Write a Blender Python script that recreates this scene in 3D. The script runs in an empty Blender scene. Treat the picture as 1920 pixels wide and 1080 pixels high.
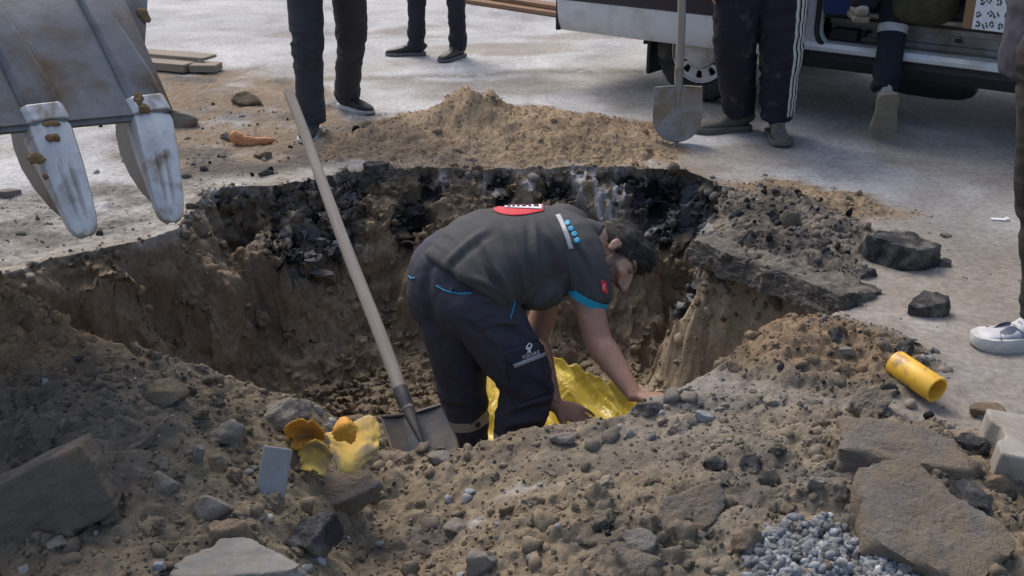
import bpy, bmesh, math, random
import numpy as np
from mathutils import Vector, Matrix, Euler
from mathutils.bvhtree import BVHTree
from mathutils.geometry import tessellate_polygon

random.seed(7)
rng = np.random.default_rng(11)
scene = bpy.context.scene
COL = scene.collection

# ------------------------------------------------------------------ camera
CAM_H = 1.5
FPX = 2000.0                       # focal length in photograph pixels (1920 wide)
PITCH = math.atan(855.0 / FPX)
SN, CS = math.sin(PITCH), math.cos(PITCH)
cam_data = bpy.data.cameras.new('camera')
cam_data.sensor_width = 36.0
cam_data.lens = 36.0 * FPX / 1920.0
cam_data.clip_start = 0.05
cam_data.clip_end = 400.0
cam = bpy.data.objects.new('camera', cam_data)
cam.location = (0, 0, CAM_H)
cam.rotation_euler = (math.pi / 2 - PITCH, 0, 0)
COL.objects.link(cam)
scene.camera = cam

# ------------------------------------------------------------------ light
SUN_AZ = math.radians(-28.0)       # measured from +Y (away from camera) towards +X
SUN_EL = math.radians(52.0)
world = bpy.data.worlds.new('World')
scene.world = world
world.use_nodes = True
wn = world.node_tree
sky = wn.nodes.new('ShaderNodeTexSky')
sky.sky_type = 'NISHITA'
sky.sun_disc = False
sky.sun_elevation = SUN_EL
sky.sun_rotation = SUN_AZ
sky.air_density = 1.0
sky.dust_density = 4.0
sky.ozone_density = 1.0
bg = wn.nodes['Background']
wn.links.new(sky.outputs[0], bg.inputs['Color'])
bg.inputs['Strength'].default_value = 0.14
sun_data = bpy.data.lights.new('sun', 'SUN')
sun_data.energy = 0.95
sun_data.angle = math.radians(28.0)
sun_data.color = (1.0, 0.96, 0.90)
sun = bpy.data.objects.new('sun', sun_data)
sdir = Vector((math.sin(SUN_AZ) * math.cos(SUN_EL), math.cos(SUN_AZ) * math.cos(SUN_EL), math.sin(SUN_EL)))
sun.rotation_euler = sdir.to_track_quat('Z', 'Y').to_euler()
COL.objects.link(sun)
vs = scene.view_settings
vs.view_transform = 'Standard'
vs.look = 'None'
vs.gamma = 1.0
vs.use_curve_mapping = False
vs.exposure = 0.68

# ------------------------------------------------------------------ pixel <-> place
def at(px, py, z=0.0):
    """the point of height z seen at a photograph pixel"""
    u, v = (px - 960) / FPX, (py - 540) / FPX
    d = (CAM_H - z) / (SN + v * CS)
    return Vector((u * d, d * (CS - v * SN), z))

def pd(px, py, d):
    """the point at distance d along the view axis"""
    u, v = (px - 960) / FPX, (py - 540) / FPX
    return Vector((u * d, d * (CS - v * SN), CAM_H - d * (SN + v * CS)))

CX = Vector((1, 0, 0)); CY = Vector((0, -SN, -CS)); CD = Vector((0, CS, -SN))   # right, down, depth

# ------------------------------------------------------------------ noise
_perm = np.random.default_rng(3).permutation(256).astype(np.int32)
_perm = np.concatenate([_perm, _perm, _perm])
_val = np.random.default_rng(4).uniform(-1, 1, 256)

def vnoise(x, y, z):
    x = np.asarray(x, float); y = np.asarray(y, float); z = np.asarray(z, float)
    x, y, z = np.broadcast_arrays(x, y, z)
    xi, yi, zi = np.floor(x).astype(np.int64), np.floor(y).astype(np.int64), np.floor(z).astype(np.int64)
    fx, fy, fz = x - xi, y - yi, z - zi
    fx, fy, fz = fx*fx*(3-2*fx), fy*fy*(3-2*fy), fz*fz*(3-2*fz)
    xi &= 255; yi &= 255; zi &= 255
    x1, y1, z1 = (xi+1) & 255, (yi+1) & 255, (zi+1) & 255
    def h(a, b, c): return _val[_perm[_perm[_perm[a] + b] + c]]
    a = h(xi, yi, zi)*(1-fx) + h(x1, yi, zi)*fx
    b = h(xi, y1, zi)*(1-fx) + h(x1, y1, zi)*fx
    c = h(xi, yi, z1)*(1-fx) + h(x1, yi, z1)*fx
    d = h(xi, y1, z1)*(1-fx) + h(x1, y1, z1)*fx
    return (a*(1-fy) + b*fy)*(1-fz) + (c*(1-fy) + d*fy)*fz

def fbm(x, y, z=0.0, freq=1.0, octv=4, gain=0.5, lac=2.03, billow=False):
    s = 0.0; a = 1.0; t = 0.0
    for o in range(octv):
        n = vnoise(x*freq + 17.3*o, y*freq + 5.1*o, np.asarray(z)*freq + 9.7*o)
        if billow: n = np.abs(n)*2 - 1
        s = s + a*n; t += a; a *= gain; freq *= lac
    return s / t

def lumps(x, y, cell, seed, rmin=0.25, rmax=0.6, p=0.7):
    """domes scattered one per cell; returns height in units of cell"""
    gx, gy = np.floor(x/cell).astype(np.int64), np.floor(y/cell).astype(np.int64)
    best = np.zeros_like(x)
    for i in (-1, 0, 1):
        for j in (-1, 0, 1):
            cx, cy = gx+i, gy+j
            h1 = _perm[(_perm[(cx + seed) & 255] + cy) & 255]
            h2 = _perm[(h1 + 37 + seed) & 255]; h3 = _perm[(h2 + 91) & 255]; h4 = _perm[(h3 + 13) & 255]
            px = (cx + 0.15 + 0.7*h1/255.0)*cell; py = (cy + 0.15 + 0.7*h2/255.0)*cell
            r = (rmin + (rmax-rmin)*(h3/255.0)**2)*cell
            d2 = ((x-px)**2 + (y-py)**2)/(r*r)
            b = np.sqrt(np.clip(1-d2, 0, 1))*r/cell*(h4/255.0 < p)
            best = np.maximum(best, b)
    return best

def sstep(a, b, x):
    t = np.clip((x-a)/(b-a), 0, 1)
    return t*t*(3-2*t)

def lerp3(c, c2, m):
    return c*(1-m[..., None]) + np.asarray(c2)*m[..., None]

# ------------------------------------------------------------------ materials
def newmat(name):
    m = bpy.data.materials.new(name); m.use_nodes = True
    nt = m.node_tree
    return m, nt, nt.nodes['Principled BSDF']

def N(nt, kind, **kw):
    n = nt.nodes.new(kind)
    for k, v in kw.items():
        if hasattr(n, k): setattr(n, k, v)
        else: n.inputs[k].default_value = v
    return n

def ramp(nt, src, stops):
    r = nt.nodes.new('ShaderNodeValToRGB')
    while len(r.color_ramp.elements) < len(stops): r.color_ramp.elements.new(0.5)
    for e, (p, c) in zip(r.color_ramp.elements, stops):
        e.position = p; e.color = (c[0], c[1], c[2], 1) if not isinstance(c, (int, float)) else (c, c, c, 1)
    nt.links.new(src, r.inputs[0])
    return r.outputs[0]

def mixc(nt, a, b, fac, mode='MIX'):
    n = nt.nodes.new('ShaderNodeMix'); n.data_type = 'RGBA'; n.blend_type = mode
    for sock, val in ((n.inputs[6], a), (n.inputs[7], b), (n.inputs[0], fac)):
        if hasattr(val, 'node'): nt.links.new(val, sock)
        elif isinstance(val, (int, float)): sock.default_value = val
        else: sock.default_value = (val[0], val[1], val[2], 1)
    return n.outputs[2]

def coords(nt, scale=(1, 1, 1), kind='Object'):
    t = nt.nodes.new('ShaderNodeTexCoord'); mp = nt.nodes.new('ShaderNodeMapping')
    mp.inputs['Scale'].default_value = scale
    nt.links.new(t.outputs[kind], mp.inputs['Vector'])
    return mp.outputs[0]

def noise(nt, vec, scale, detail=4, rough=0.6, dist=0.0):
    n = N(nt, 'ShaderNodeTexNoise', Scale=scale, Detail=detail, Roughness=rough, Distortion=dist)
    nt.links.new(vec, n.inputs['Vector'])
    return n.outputs['Fac']

def bump(nt, bsdf, height, strength=0.5, dist=0.01):
    b = N(nt, 'ShaderNodeBump', Strength=strength, Distance=dist)
    nt.links.new(height, b.inputs['Height']); nt.links.new(b.outputs[0], bsdf.inputs['Normal'])

def mat_speckled(name, c1, c2, scale=20, rough=0.9, bstr=0.5, bdist=0.004, c3=None, c3amt=0.5, metallic=0.0, c3scale=None, stretch=(1, 1, 1), spec=0.3):
    """two-tone noise, with an optional third colour in patches (dirt, dust, wear)"""
    m, nt, b = newmat(name)
    v = coords(nt, stretch)
    f = noise(nt, v, scale, 6, 0.65)
    col = ramp(nt, f, [(0.3, c1), (0.7, c2)])
    if c3 is not None:
        g = noise(nt, v, c3scale or scale*0.25, 5, 0.6, 0.4)
        fac = ramp(nt, g, [(max(0, 0.62-c3amt*0.4), 0.0), (min(1, 0.75-c3amt*0.25), 1.0)])
        col = mixc(nt, col, c3, fac)
    nt.links.new(col, b.inputs['Base Color'])
    b.inputs['Roughness'].default_value = rough; b.inputs['Metallic'].default_value = metallic
    b.inputs['Specular IOR Level'].default_value = spec
    bump(nt, b, noise(nt, v, scale*4, 5, 0.7), bstr, bdist)
    return m

def mat_plain(name, c, rough=0.5, metallic=0.0, spec=0.4, var=0.12, scale=30, bstr=0.15, bdist=0.001):
    c1 = tuple(x*(1-var) for x in c); c2 = tuple(min(1, x*(1+var)) for x in c)
    return mat_speckled(name, c1, c2, scale, rough, bstr, bdist, metallic=metallic, spec=spec)

def mat_soil():
    m, nt, b = newmat('soil')
    a = N(nt, 'ShaderNodeAttribute', attribute_name='Col')
    v = coords(nt)
    n1 = noise(nt, v, 35, 8, 0.7)
    g = ramp(nt, n1, [(0.25, 0.62), (0.5, 1.0), (0.78, 1.45)])
    col = mixc(nt, a.outputs['Color'], g, 1.0, 'MULTIPLY')
    big = noise(nt, v, 1.7, 8, 0.68, 0.6)
    col = mixc(nt, col, ramp(nt, big, [(0.3, 0.72), (0.5, 1.0), (0.72, 1.22)]), 1.0, 'MULTIPLY')
    vo = N(nt, 'ShaderNodeTexVoronoi', Scale=90.0, Randomness=1.0); nt.links.new(v, vo.inputs['Vector'])
    sp = ramp(nt, vo.outputs['Distance'], [(0.0, 1.0), (0.18, 0.8), (0.3, 0.0)])
    sel = N(nt, 'ShaderNodeSeparateColor'); nt.links.new(vo.outputs['Color'], sel.inputs[0])
    gate = ramp(nt, sel.outputs[0], [(0.80, 0.0), (0.86, 0.55)])
    fac = N(nt, 'ShaderNodeMath', operation='MULTIPLY'); nt.links.new(sp, fac.inputs[0]); nt.links.new(gate, fac.inputs[1])
    pebc = ramp(nt, sel.outputs[1], [(0.0, (0.05, 0.05, 0.05)), (0.5, (0.22, 0.2, 0.17)), (1.0, (0.42, 0.40, 0.37))])
    col = mixc(nt, col, pebc, fac.outputs[0])
    nt.links.new(col, b.inputs['Base Color'])
    b.inputs['Roughness'].default_value = 0.95; b.inputs['Specular IOR Level'].default_value = 0.15
    h = N(nt, 'ShaderNodeMath', operation='ADD'); nt.links.new(noise(nt, v, 120, 6, 0.75), h.inputs[0]); nt.links.new(fac.outputs[0], h.inputs[1])
    bump(nt, b, h.outputs[0], 0.7, 0.008)
    return m

MAT_SOIL = mat_soil()

# ------------------------------------------------------------------ objects
def tag(o, label=None, cat=None, group=None, kind=None):
    if label: o['label'] = label
    if cat: o['category'] = cat
    if group: o['group'] = group
    if kind or cat: o['kind'] = kind or 'thing'
    return o

def link(name, me, mat=None, parent=None, smooth=True):
    o = bpy.data.objects.new(name, me); COL.objects.link(o)
    if mat is not None:
        me.materials.clear(); me.materials.append(mat)
    if smooth:
        me.polygons.foreach_set('use_smooth', np.ones(len(me.polygons), dtype=bool))
    if parent is not None: o.parent = parent
    return o

def empty(name, loc=(0, 0, 0), rz=0.0):
    o = bpy.data.objects.new(name, None); COL.objects.link(o)
    o.location = loc; o.rotation_euler = (0, 0, rz); o.empty_display_size = 0.1
    return o

def mesh_np(name, v, f, colors=None):
    """v (n,3), f (m,3|4) numpy arrays to a mesh"""
    v = np.ascontiguousarray(v, dtype=np.float32); f = np.ascontiguousarray(f, dtype=np.int32)
    me = bpy.data.meshes.new(name)
    k = f.shape[1]
    me.vertices.add(len(v)); me.vertices.foreach_set('co', v.ravel())
    me.loops.add(f.size); me.loops.foreach_set('vertex_index', f.ravel())
    me.polygons.add(len(f)); me.polygons.foreach_set('loop_start', np.arange(0, f.size, k, dtype=np.int32))
    me.update(calc_edges=True); me.validate()
    if colors is not None: set_col(me, colors)
    return me

def set_col(me, colors):
    ca = me.color_attributes.new('Col', 'FLOAT_COLOR', 'POINT')
    c4 = np.ones((len(me.vertices), 4), dtype=np.float32); c4[:, :3] = colors
    ca.data.foreach_set('color', c4.ravel())

def get_co(me):
    a = np.empty(len(me.vertices)*3, dtype=np.float32); me.vertices.foreach_get('co', a); return a.reshape(-1, 3).astype(float)

def get_no(me):
    a = np.empty(len(me.vertices)*3, dtype=np.float32); me.vertices.foreach_get('normal', a); return a.reshape(-1, 3).astype(float)

def set_co(me, co):
    me.vertices.foreach_set('co', np.ascontiguousarray(co, dtype=np.float32).ravel()); me.update()

class Geo:
    """collects vertices and faces of ONE part"""
    def __init__(s): s.v = []; s.f = []
    def add(s, vs, fs):
        o = len(s.v); s.v += [tuple(p) for p in vs]; s.f += [tuple(i+o for i in q) for q in fs]; return s
    def box(s, lo, hi, M=None):
        x0, y0, z0 = lo; x1, y1, z1 = hi
        p = [Vector(q) for q in ((x0,y0,z0),(x1,y0,z0),(x1,y1,z0),(x0,y1,z0),(x0,y0,z1),(x1,y0,z1),(x1,y1,z1),(x0,y1,z1))]
        if M is not None: p = [M @ q for q in p]
        return s.add(p, [(0,3,2,1),(4,5,6,7),(0,1,5,4),(1,2,6,5),(2,3,7,6),(3,0,4,7)])
    def loft(s, pts, rx, ry=None, ref=None, n=18, sub=3, cap=True, power=2.0):
        """closed tube through pts; rx along ref, ry across it"""
        P = np.array([list(p) for p in pts], float); m = len(P)
        rx = np.array([rx]*m if np.isscalar(rx) else rx, float)
        ry = rx.copy() if ry is None else np.array([ry]*m if np.isscalar(ry) else ry, float)
        D = np.concatenate([P, rx[:, None], ry[:, None]], 1)
        if sub > 1 and m > 2:
            E = np.vstack([2*D[0]-D[1], D, 2*D[-1]-D[-2]]); out = []
            for i in range(1, m):
                a, b, c, d = E[i-1], E[i], E[i+1], E[i+2]
                for k in range(sub):
                    t = k/sub
                    out.append(0.5*((2*b)+(-a+c)*t+(2*a-5*b+4*c-d)*t*t+(-a+3*b-3*c+d)*t**3))
            out.append(E[m]); D = np.array(out)
        P = D[:, :3]; rx = np.maximum(D[:, 3], 1e-4); ry = np.maximum(D[:, 4], 1e-4); m = len(P)
        T = np.gradient(P, axis=0); T /= np.linalg.norm(T, axis=1)[:, None] + 1e-12
        refv = np.array(ref if ref is not None else ((0, 0, 1) if abs(T[0][2]) < 0.9 else (1, 0, 0)), float)
        base = len(s.v); ang = np.linspace(0, 2*math.pi, n, endpoint=False)
        ca, sa = np.cos(ang), np.sin(ang)
        if power != 2.0:
            ca = np.sign(ca)*np.abs(ca)**(2/power); sa = np.sign(sa)*np.abs(sa)**(2/power)
        for i in range(m):
            X = refv - T[i]*refv.dot(T[i]); X /= np.linalg.norm(X) + 1e-12
            Y = np.cross(T[i], X)
            ring = P[i] + rx[i]*ca[:, None]*X + ry[i]*sa[:, None]*Y
            s.v += [tuple(q) for q in ring]
        for i in range(m-1):
            for j in range(n):
                a = base+i*n+j; b = base+i*n+(j+1) % n
                s.f.append((a, b, b+n, a+n))
        if cap:
            c0 = len(s.v); s.v.append(tuple(P[0])); s.v.append(tuple(P[-1]))
            for j in range(n):
                s.f.append((c0, base+(j+1) % n, base+j)); e = base+(m-1)*n
                s.f.append((c0+1, e+j, e+(j+1) % n))
        return s
    def ball(s, c, r, M=None, nu=16, nv=10):
        """ellipsoid: centre, radii, optional 3x3 axes"""
        c = Vector(c); r = (r, r, r) if np.isscalar(r) else r
        base = len(s.v); M = M or Matrix.Identity(3)
        for i in range(1, nv):
            t = math.pi*i/nv
            for j in range(nu):
                p = 2*math.pi*j/nu
                q = Vector((r[0]*math.sin(t)*math.cos(p), r[1]*math.sin(t)*math.sin(p), r[2]*math.cos(t)))
                s.v.append(tuple(c + M @ q))
        top = len(s.v); s.v.append(tuple(c + M @ Vector((0, 0, r[2])))); s.v.append(tuple(c + M @ Vector((0, 0, -r[2]))))
        for i in range(nv-2):
            for j in range(nu):
                a = base+i*nu+j; b = base+i*nu+(j+1) % nu
                s.f.append((a, a+nu, b+nu, b))
        for j in range(nu):
            s.f.append((top, base+j, base+(j+1) % nu)); e = base+(nv-2)*nu
            s.f.append((top+1, e+(j+1) % nu, e+j))
        return s
    def prism(s, outer, d0, d1, M, holes=()):
        """outline in the XY plane of M, extruded from d0 to d1 along its Z"""
        loops = [list(outer)] + [list(h) for h in holes]
        flat = [p for l in loops for p in l]
        tris = tessellate_polygon([[Vector((p[0], p[1], 0)) for p in l] for l in loops])
        n = len(flat); base = len(s.v)
        for d in (d0, d1): s.v += [tuple(M @ Vector((p[0], p[1], d))) for p in flat]
        for t in tris:
            s.f.append((base+t[0], base+t[1], base+t[2])); s.f.append((base+n+t[2], base+n+t[1], base+n+t[0]))
        o = 0
        for l in loops:
            k = len(l)
            for i in range(k):
                a = base+o+i; b = base+o+(i+1) % k
                s.f.append((a, a+n, b+n, b))
            o += k
        return s
    def mesh(s, name='part', fixn=True):
        me = bpy.data.meshes.new(name); me.from_pydata(s.v, [], s.f); me.validate()
        if fixn:
            bm = bmesh.new(); bm.from_mesh(me); bmesh.ops.recalc_face_normals(bm, faces=bm.faces); bm.to_mesh(me); bm.free()
        me.update(); return me
    def build(s, name, mat, parent=None, smooth=True, bevel=0.0, seg=2, angle=35):
        o = link(name, s.mesh(name), mat, parent, smooth)
        if bevel > 0:
            b = o.modifiers.new('bevel', 'BEVEL'); b.width = bevel; b.segments = seg; b.limit_method = 'ANGLE'; b.angle_limit = math.radians(40)
        if smooth:
            o.data.set_sharp_from_angle(angle=math.radians(angle))
        return o
    def skin(s, voxel=0.007, iters=4, name='body'):
        """one continuous surface over everything collected"""
        me = s.mesh('tmp'); o = bpy.data.objects.new('tmp', me); COL.objects.link(o)
        r = o.modifiers.new('r', 'REMESH'); r.mode = 'VOXEL'; r.voxel_size = voxel
        if iters:
            k = o.modifiers.new('s', 'SMOOTH'); k.factor = 0.5; k.iterations = iters
        dg = bpy.context.evaluated_depsgraph_get()
        out = bpy.data.meshes.new_from_object(o.evaluated_get(dg)); out.name = name
        bpy.data.objects.remove(o); bpy.data.meshes.remove(me)
        return out

def displace(me, fn):
    co, no = get_co(me), get_no(me)
    set_co(me, co + no*fn(co, no)[:, None])
    return me
# ------------------------------------------------------------------ the ground: one height field, split into road, pit and heaps
def axis(a, b, step, lo, hi, mid=None):
    fine = list(np.arange(a, b, step)); up = [fine[-1]+step]; st = step
    while up[-1] < hi: st = min(st*1.09, .03) if mid and up[-1] < mid else st*1.09; up.append(up[-1]+st)
    dn = [fine[0]-step]; st = step
    while dn[-1] > lo: st = min(st*1.09, .03) if mid and dn[-1] > -mid and lo < -60 else st*1.09; dn.append(dn[-1]-st)
    return np.array(dn[::-1]+fine+up)
GX = axis(-2.35, 2.35, 0.0075, -70, 70, 3.6)
ya = axis(1.65, 5.25, 0.0070, -25, 90, 8.6)
GY = ya
X, Y = np.meshgrid(GX, GY)
def A2(px, py, z=0.0):
    p = at(px, py, z); return (p.x, p.y)

RIM = [(A2(1365, 352), .34), (A2(1290, 320), .6), (A2(1100, 313), .72), (A2(900, 313), .75), (A2(690, 320), .7), (A2(520, 346), .55),
       (A2(390, 352), .3), (A2(335, 432), .35), (A2(230, 463), .42), (A2(100, 489), .45), (A2(-40, 530), .5),
       ((-2.05, 3.3), .5), ((-1.75, 2.9), .6), ((-1.2, 2.66), .45), ((-.6, 2.58), .42), ((-.3, 2.54), .42), ((0, 2.58), .38), ((.3, 2.64), .34),
       ((.55, 2.78), .34), ((.8, 3.02), .34), ((1.05, 3.22), .2), (A2(1625, 574), .15), (A2(1480, 520), .15), (A2(1335, 466), .22)]
def seg_dist(x, y, a, b):
    ax, ay = a; bx, by = b; dx, dy = bx-ax, by-ay
    t = np.clip(((x-ax)*dx+(y-ay)*dy)/(dx*dx+dy*dy), 0, 1)
    return np.hypot(x-ax-t*dx, y-ay-t*dy)
def inside(x, y, poly):
    r = np.zeros(x.shape, bool); n = len(poly)
    for i in range(n):
        (x0, y0), (x1, y1) = poly[i], poly[(i+1) % n]
        c = ((y0 > y) != (y1 > y)) & (x < (x1-x0)*(y-y0)/((y1-y0) or 1e-9)+x0)
        r ^= c
    return r
def poly_sd(x, y, poly):
    """positive inside"""
    d = np.full(x.shape, 1e9)
    for i in range(len(poly)): d = np.minimum(d, seg_dist(x, y, poly[i], poly[(i+1) % len(poly)]))
    return np.where(inside(x, y, poly), d, -d)
def gauss(x, y, cx, cy, sx, sy, rot=0.0):
    c, s = math.cos(rot), math.sin(rot); dx, dy = x-cx, y-cy
    return np.exp(-(((dx*c+dy*s)/sx)**2+((-dx*s+dy*c)/sy)**2))
def cone(x, y, cx, cy, r, k=1.0):
    return np.clip(1-np.hypot((x-cx), (y-cy)*k)/r, 0, 1)

wx = 0.05*fbm(X, Y, 1.3, 2.6, 3)+0.022*fbm(X, Y, 7.7, 11, 3)
wy = 0.05*fbm(X, Y, 5.9, 2.6, 3)+0.022*fbm(X, Y, 3.1, 11, 3)
XW, YW = X+wx, Y+wy
rim_poly = [r[0] for r in RIM]
IN = inside(XW, YW, rim_poly)
T = np.full(X.shape, 9.0); DR = np.full(X.shape, 9.0); EDGE = np.zeros(X.shape, int)
for i, (p, w) in enumerate(RIM):
    q = RIM[(i+1) % len(RIM)][0]
    d = seg_dist(XW, YW, p, q)
    EDGE = np.where(d < DR, i, EDGE)
    DR = np.minimum(DR, d); T = np.minimum(T, d/w)
T = np.where(IN, T, 0.0); SD = np.where(IN, DR, -DR)
back = ((EDGE <= 5) | (EDGE >= 23)) & IN
Tn = np.clip(T+IN*T.clip(0, .3)*1.2*fbm(X, Y, 12.2, 5, 4), 0, 9)
PROF_A = np.interp(Tn, [0, .05, .13, .3, .6, .9, 1.1], [0, .04, .14, .42, .76, .95, 1.0])
PROF_B = np.interp(Tn, [0, .05, .14, .30, .45, .54, .8, 1.0, 1.3], [0, .04, .10, .19, .29, .50, .84, .97, 1.0])
wb_ = sstep(.25, .0, np.abs(X-.05)-1.15)*sstep(3.6, 4.1, Y)
PROF = PROF_A*(1-wb_)+PROF_B*wb_
_s = pd(757, 748, 3.40); _t = pd(541, 172, 4.12); _e = _s+(_s-_t).normalized()*.24; h_foot = (_e.x, _e.y)
DEPTH = 0.74+0.05*fbm(X, Y, 2.2, 1.7, 3)-0.26*gauss(X, Y, .2, 3.72, .42, .33)-.10*gauss(X, Y, pd(962, 885, 3.68).x, pd(962, 885, 3.68).y+.06, .2, .2)-0.24*gauss(X, Y, *A2(690, 800, -.5), .22, .2)-.30*gauss(X, Y, h_foot[0]-.03, h_foot[1]-.02, .19, .15)

# heaps outside the hole
bank = np.interp(X, [-3, -2.2, -1.5, -1.2, -.78, -.56, -.36, -.2, 0, .3, .6, 1.0, 1.4, 2.0], [.10, .22, .19, .13, .115, .07, -.085, -.08, -.035, .0, .045, .07, .04, 0])
fade_hi = np.interp(X, [-3, -1.4, -.8, .7, 1.2, 2], [3.4, 3.3, 3.0, 3.0, 2.7, 2.4])
WB = 1-sstep(fade_hi-.5, fade_hi, Y)
WB = WB*sstep(-3.2, -2.4, X)*sstep(.4, 1.3, Y)
big = fbm(X, Y, 4.4, 1.6, 3)
front = WB*(bank+0.055*big)
front += 0.06*WB*gauss(X, Y, -.95, 2.25, .3, .2) - 0.05*WB*gauss(X, Y, -.3, 2.25, .25, .22) + .05*WB*gauss(X, Y, .75, 2.2, .4, .25)
LH = (-1.62, 2.82)
left_heap = 0.235*np.exp(-(np.hypot((X-LH[0])/.52, (Y-LH[1])/.38))**1.6)
RH = A2(1500, 690, .05)
RH2 = (0.84, 3.02)
right_heap = 0.085*np.exp(-(np.hypot((X-RH2[0])/.30, (Y-RH2[1])/.24))**2.0)+0.06*gauss(X, Y, 1.02, 2.88, .24, .2)
sp = at(872, 262)
sand_poly = [A2(600, 262), A2(720, 222), A2(860, 205), A2(1000, 200), A2(1240, 232), A2(1300, 285), A2(1200, 309), A2(900, 316), A2(700, 308), A2(600, 292)]
SDS = poly_sd(X+.12*fbm(X, Y, 8., 3, 3), Y+.12*fbm(X, Y, 2., 3, 3), sand_poly)
sand = 0.05*sstep(-.05, .45, SDS)+0.085*cone(X, Y, sp.x, sp.y+.12, .62, 1.05)**1.2+.075*cone(X+.05*fbm(X, Y, 3., 9, 3), Y+.05*fbm(X, Y, 5., 9, 3), sp.x+.02, sp.y+.14, .25)**.7+0.05*cone(X, Y, sp.x+.55, sp.y+.1, .55)+0.035*cone(X, Y, sp.x-.5, sp.y-.05, .4)
sand *= (1-IN)*(1+.6*fbm(X, Y, 6.1, 6, 4)*sstep(.02, .08, sand))
rr_poly = [A2(1365, 365), A2(1480, 375), A2(1640, 430), A2(1600, 540), A2(1480, 520), A2(1340, 462)]
SDR = poly_sd(XW, YW, rr_poly)
rough_rim = 0.07*sstep(-.06, .16, SDR)
p2 = [A2(1370, 352), A2(1440, 330), A2(1620, 365), A2(1700, 400), A2(1580, 415), A2(1420, 390)]
SD2 = poly_sd(XW, YW, p2)
small_sand = 0.045*sstep(-.05, .18, SD2)
# masks
M_soil = np.clip(sstep(.03, .10, front)+sstep(.02, .05, left_heap)+sstep(.012, .035, right_heap)+WB*sstep(2.9, 2.6, Y), 0, 1)
M_sand = sstep(-.07, .05, SDS+.1*fbm(X, Y, 6., 9, 3))*(~IN)
M_rr = sstep(-.05, .03, SDR+.05*fbm(X, Y, 6.4, 9, 3))*(~IN)
M_s2 = sstep(-.12, .08, SD2+.12*fbm(X, Y, 1.4, 9, 3))*(~IN)
bl_poly = [A2(250, 125), A2(420, 128), A2(570, 150), A2(720, 225), A2(660, 318), A2(480, 345), A2(300, 335), A2(250, 300)]
SDB = poly_sd(XW, YW, bl_poly)
M_bl = sstep(-.15, .2, SDB+.3*fbm(X, Y, 6.8, 4, 4))*(~IN)
gl_poly = [A2(-200, 380), A2(160, 345), A2(390, 335), A2(390, 350), A2(335, 432), A2(100, 489), A2(-200, 560)]
M_gl = sstep(-.1, .1, poly_sd(XW, YW, gl_poly))*(~IN)
near = sstep(9, 6, Y)
clod = np.clip(M_soil+M_sand*.8+M_rr+M_s2*.7+.35*M_bl+.5*M_gl+IN*1.0, 0, 1)
jx = X+.012*fbm(X, Y, 31., 38, 3); jy = Y+.012*fbm(X, Y, 41., 38, 3)
rel = .6*.10*lumps(XW+.5*(jx-X), YW+.5*(jy-Y), .10, 5, .15, .42, .35)*(.6+.6*fbm(X, Y, 61., 9, 3)) + .45*.036*lumps(jx, jy, .036, 21, .2, .55, .6) + .034*fbm(X, Y, 3.9, 9, 6, .6, billow=True)+.006*fbm(X, Y, 2.9, 55, 3, .6)
calm = gauss(X, Y, .28, 2.42, .42, .17, .15)
rel = rel*(1-.7*calm)
rel = rel*np.interp(M_sand*(1-M_soil), [0, 1], [1, .9])
Z = (front+left_heap+right_heap+sand+rough_rim+small_sand)*(1-PROF) - DEPTH*PROF
Z += clod*rel + clod*0.016*fbm(X, Y, 9.1, 7, 4)
Z += near*(1-clod)*(0.006*fbm(X, Y, 3.3, 1.1, 4)+.0012*fbm(X, Y, 1.3, 30, 2)+.004*lumps(X, Y, .06, 44, .1, .3, .12))
Z0 = Z.copy()
ny, nx = X.shape
def gz(x, y):
    """height of the ground at a place"""
    i = int(np.clip(np.searchsorted(GX, x)-1, 0, nx-2)); j = int(np.clip(np.searchsorted(GY, y)-1, 0, ny-2))
    a = (x-GX[i])/(GX[i+1]-GX[i]); b = (y-GY[j])/(GY[j+1]-GY[j])
    return float((Z0[j, i]*(1-a)+Z0[j, i+1]*a)*(1-b)+(Z0[j+1, i]*(1-a)+Z0[j+1, i+1]*a)*b)

def hit(px, py):
    """first place on the ground along the line of sight of a pixel, with its distance"""
    u, v = (px-960)/FPX, (py-540)/FPX
    d = 1.6
    while d < 14:
        p = pd(px, py, d)
        if p.z <= gz(p.x, p.y):
            lo, hi = d-.02, d
            for _ in range(12):
                m = (lo+hi)/2; p = pd(px, py, m)
                if p.z <= gz(p.x, p.y): hi = m
                else: lo = m
            return pd(px, py, hi), hi
        d += .02
    return at(px, py, 0), (CAM_H)/(SN+v*CS)


# --- colours (what the stuff is, no light)
C = np.zeros(X.shape+(3,)); C[:] = (.40, .398, .392)
n1 = fbm(X, Y, .5, .9, 5); n2 = fbm(X, Y, 4.5, 5, 5); n3 = fbm(X, Y, 8.5, 22, 4)
res = sstep(8.5, 7.6, Y)*sstep(3.6, 3.2, np.abs(X)); n2 = n2*np.clip(res+.0, 0, 1); n3 = n3*res
C *= (1+.16*n1+.2*n2+.16*n3)[..., None]
C = lerp3(C, (.20, .20, .205), .55*sstep(.05, .45, fbm(X+.3*n1, Y*.7+.3*n2, 2.5, 1.1, 5)))
C = lerp3(C, (.46, .45, .435), .7*sstep(.0, .4, fbm(X, Y, 72.5, 1.6, 5)))
C = lerp3(C, (.21, .175, .135), .6*sstep(.25, .5, fbm(X, Y*1.5, 98., .9, 4)))
C = lerp3(C, (.25, .215, .175), .75*sstep(4.6, 3.4, Y)*sstep(-.5, .3, n2+.3))
jl = seg_dist(X+.06*fbm(X, Y, 3., 2.5, 3), Y+.10*fbm(X, Y, 4., 2.5, 3), A2(200, 160), A2(1250, 128))
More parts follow.
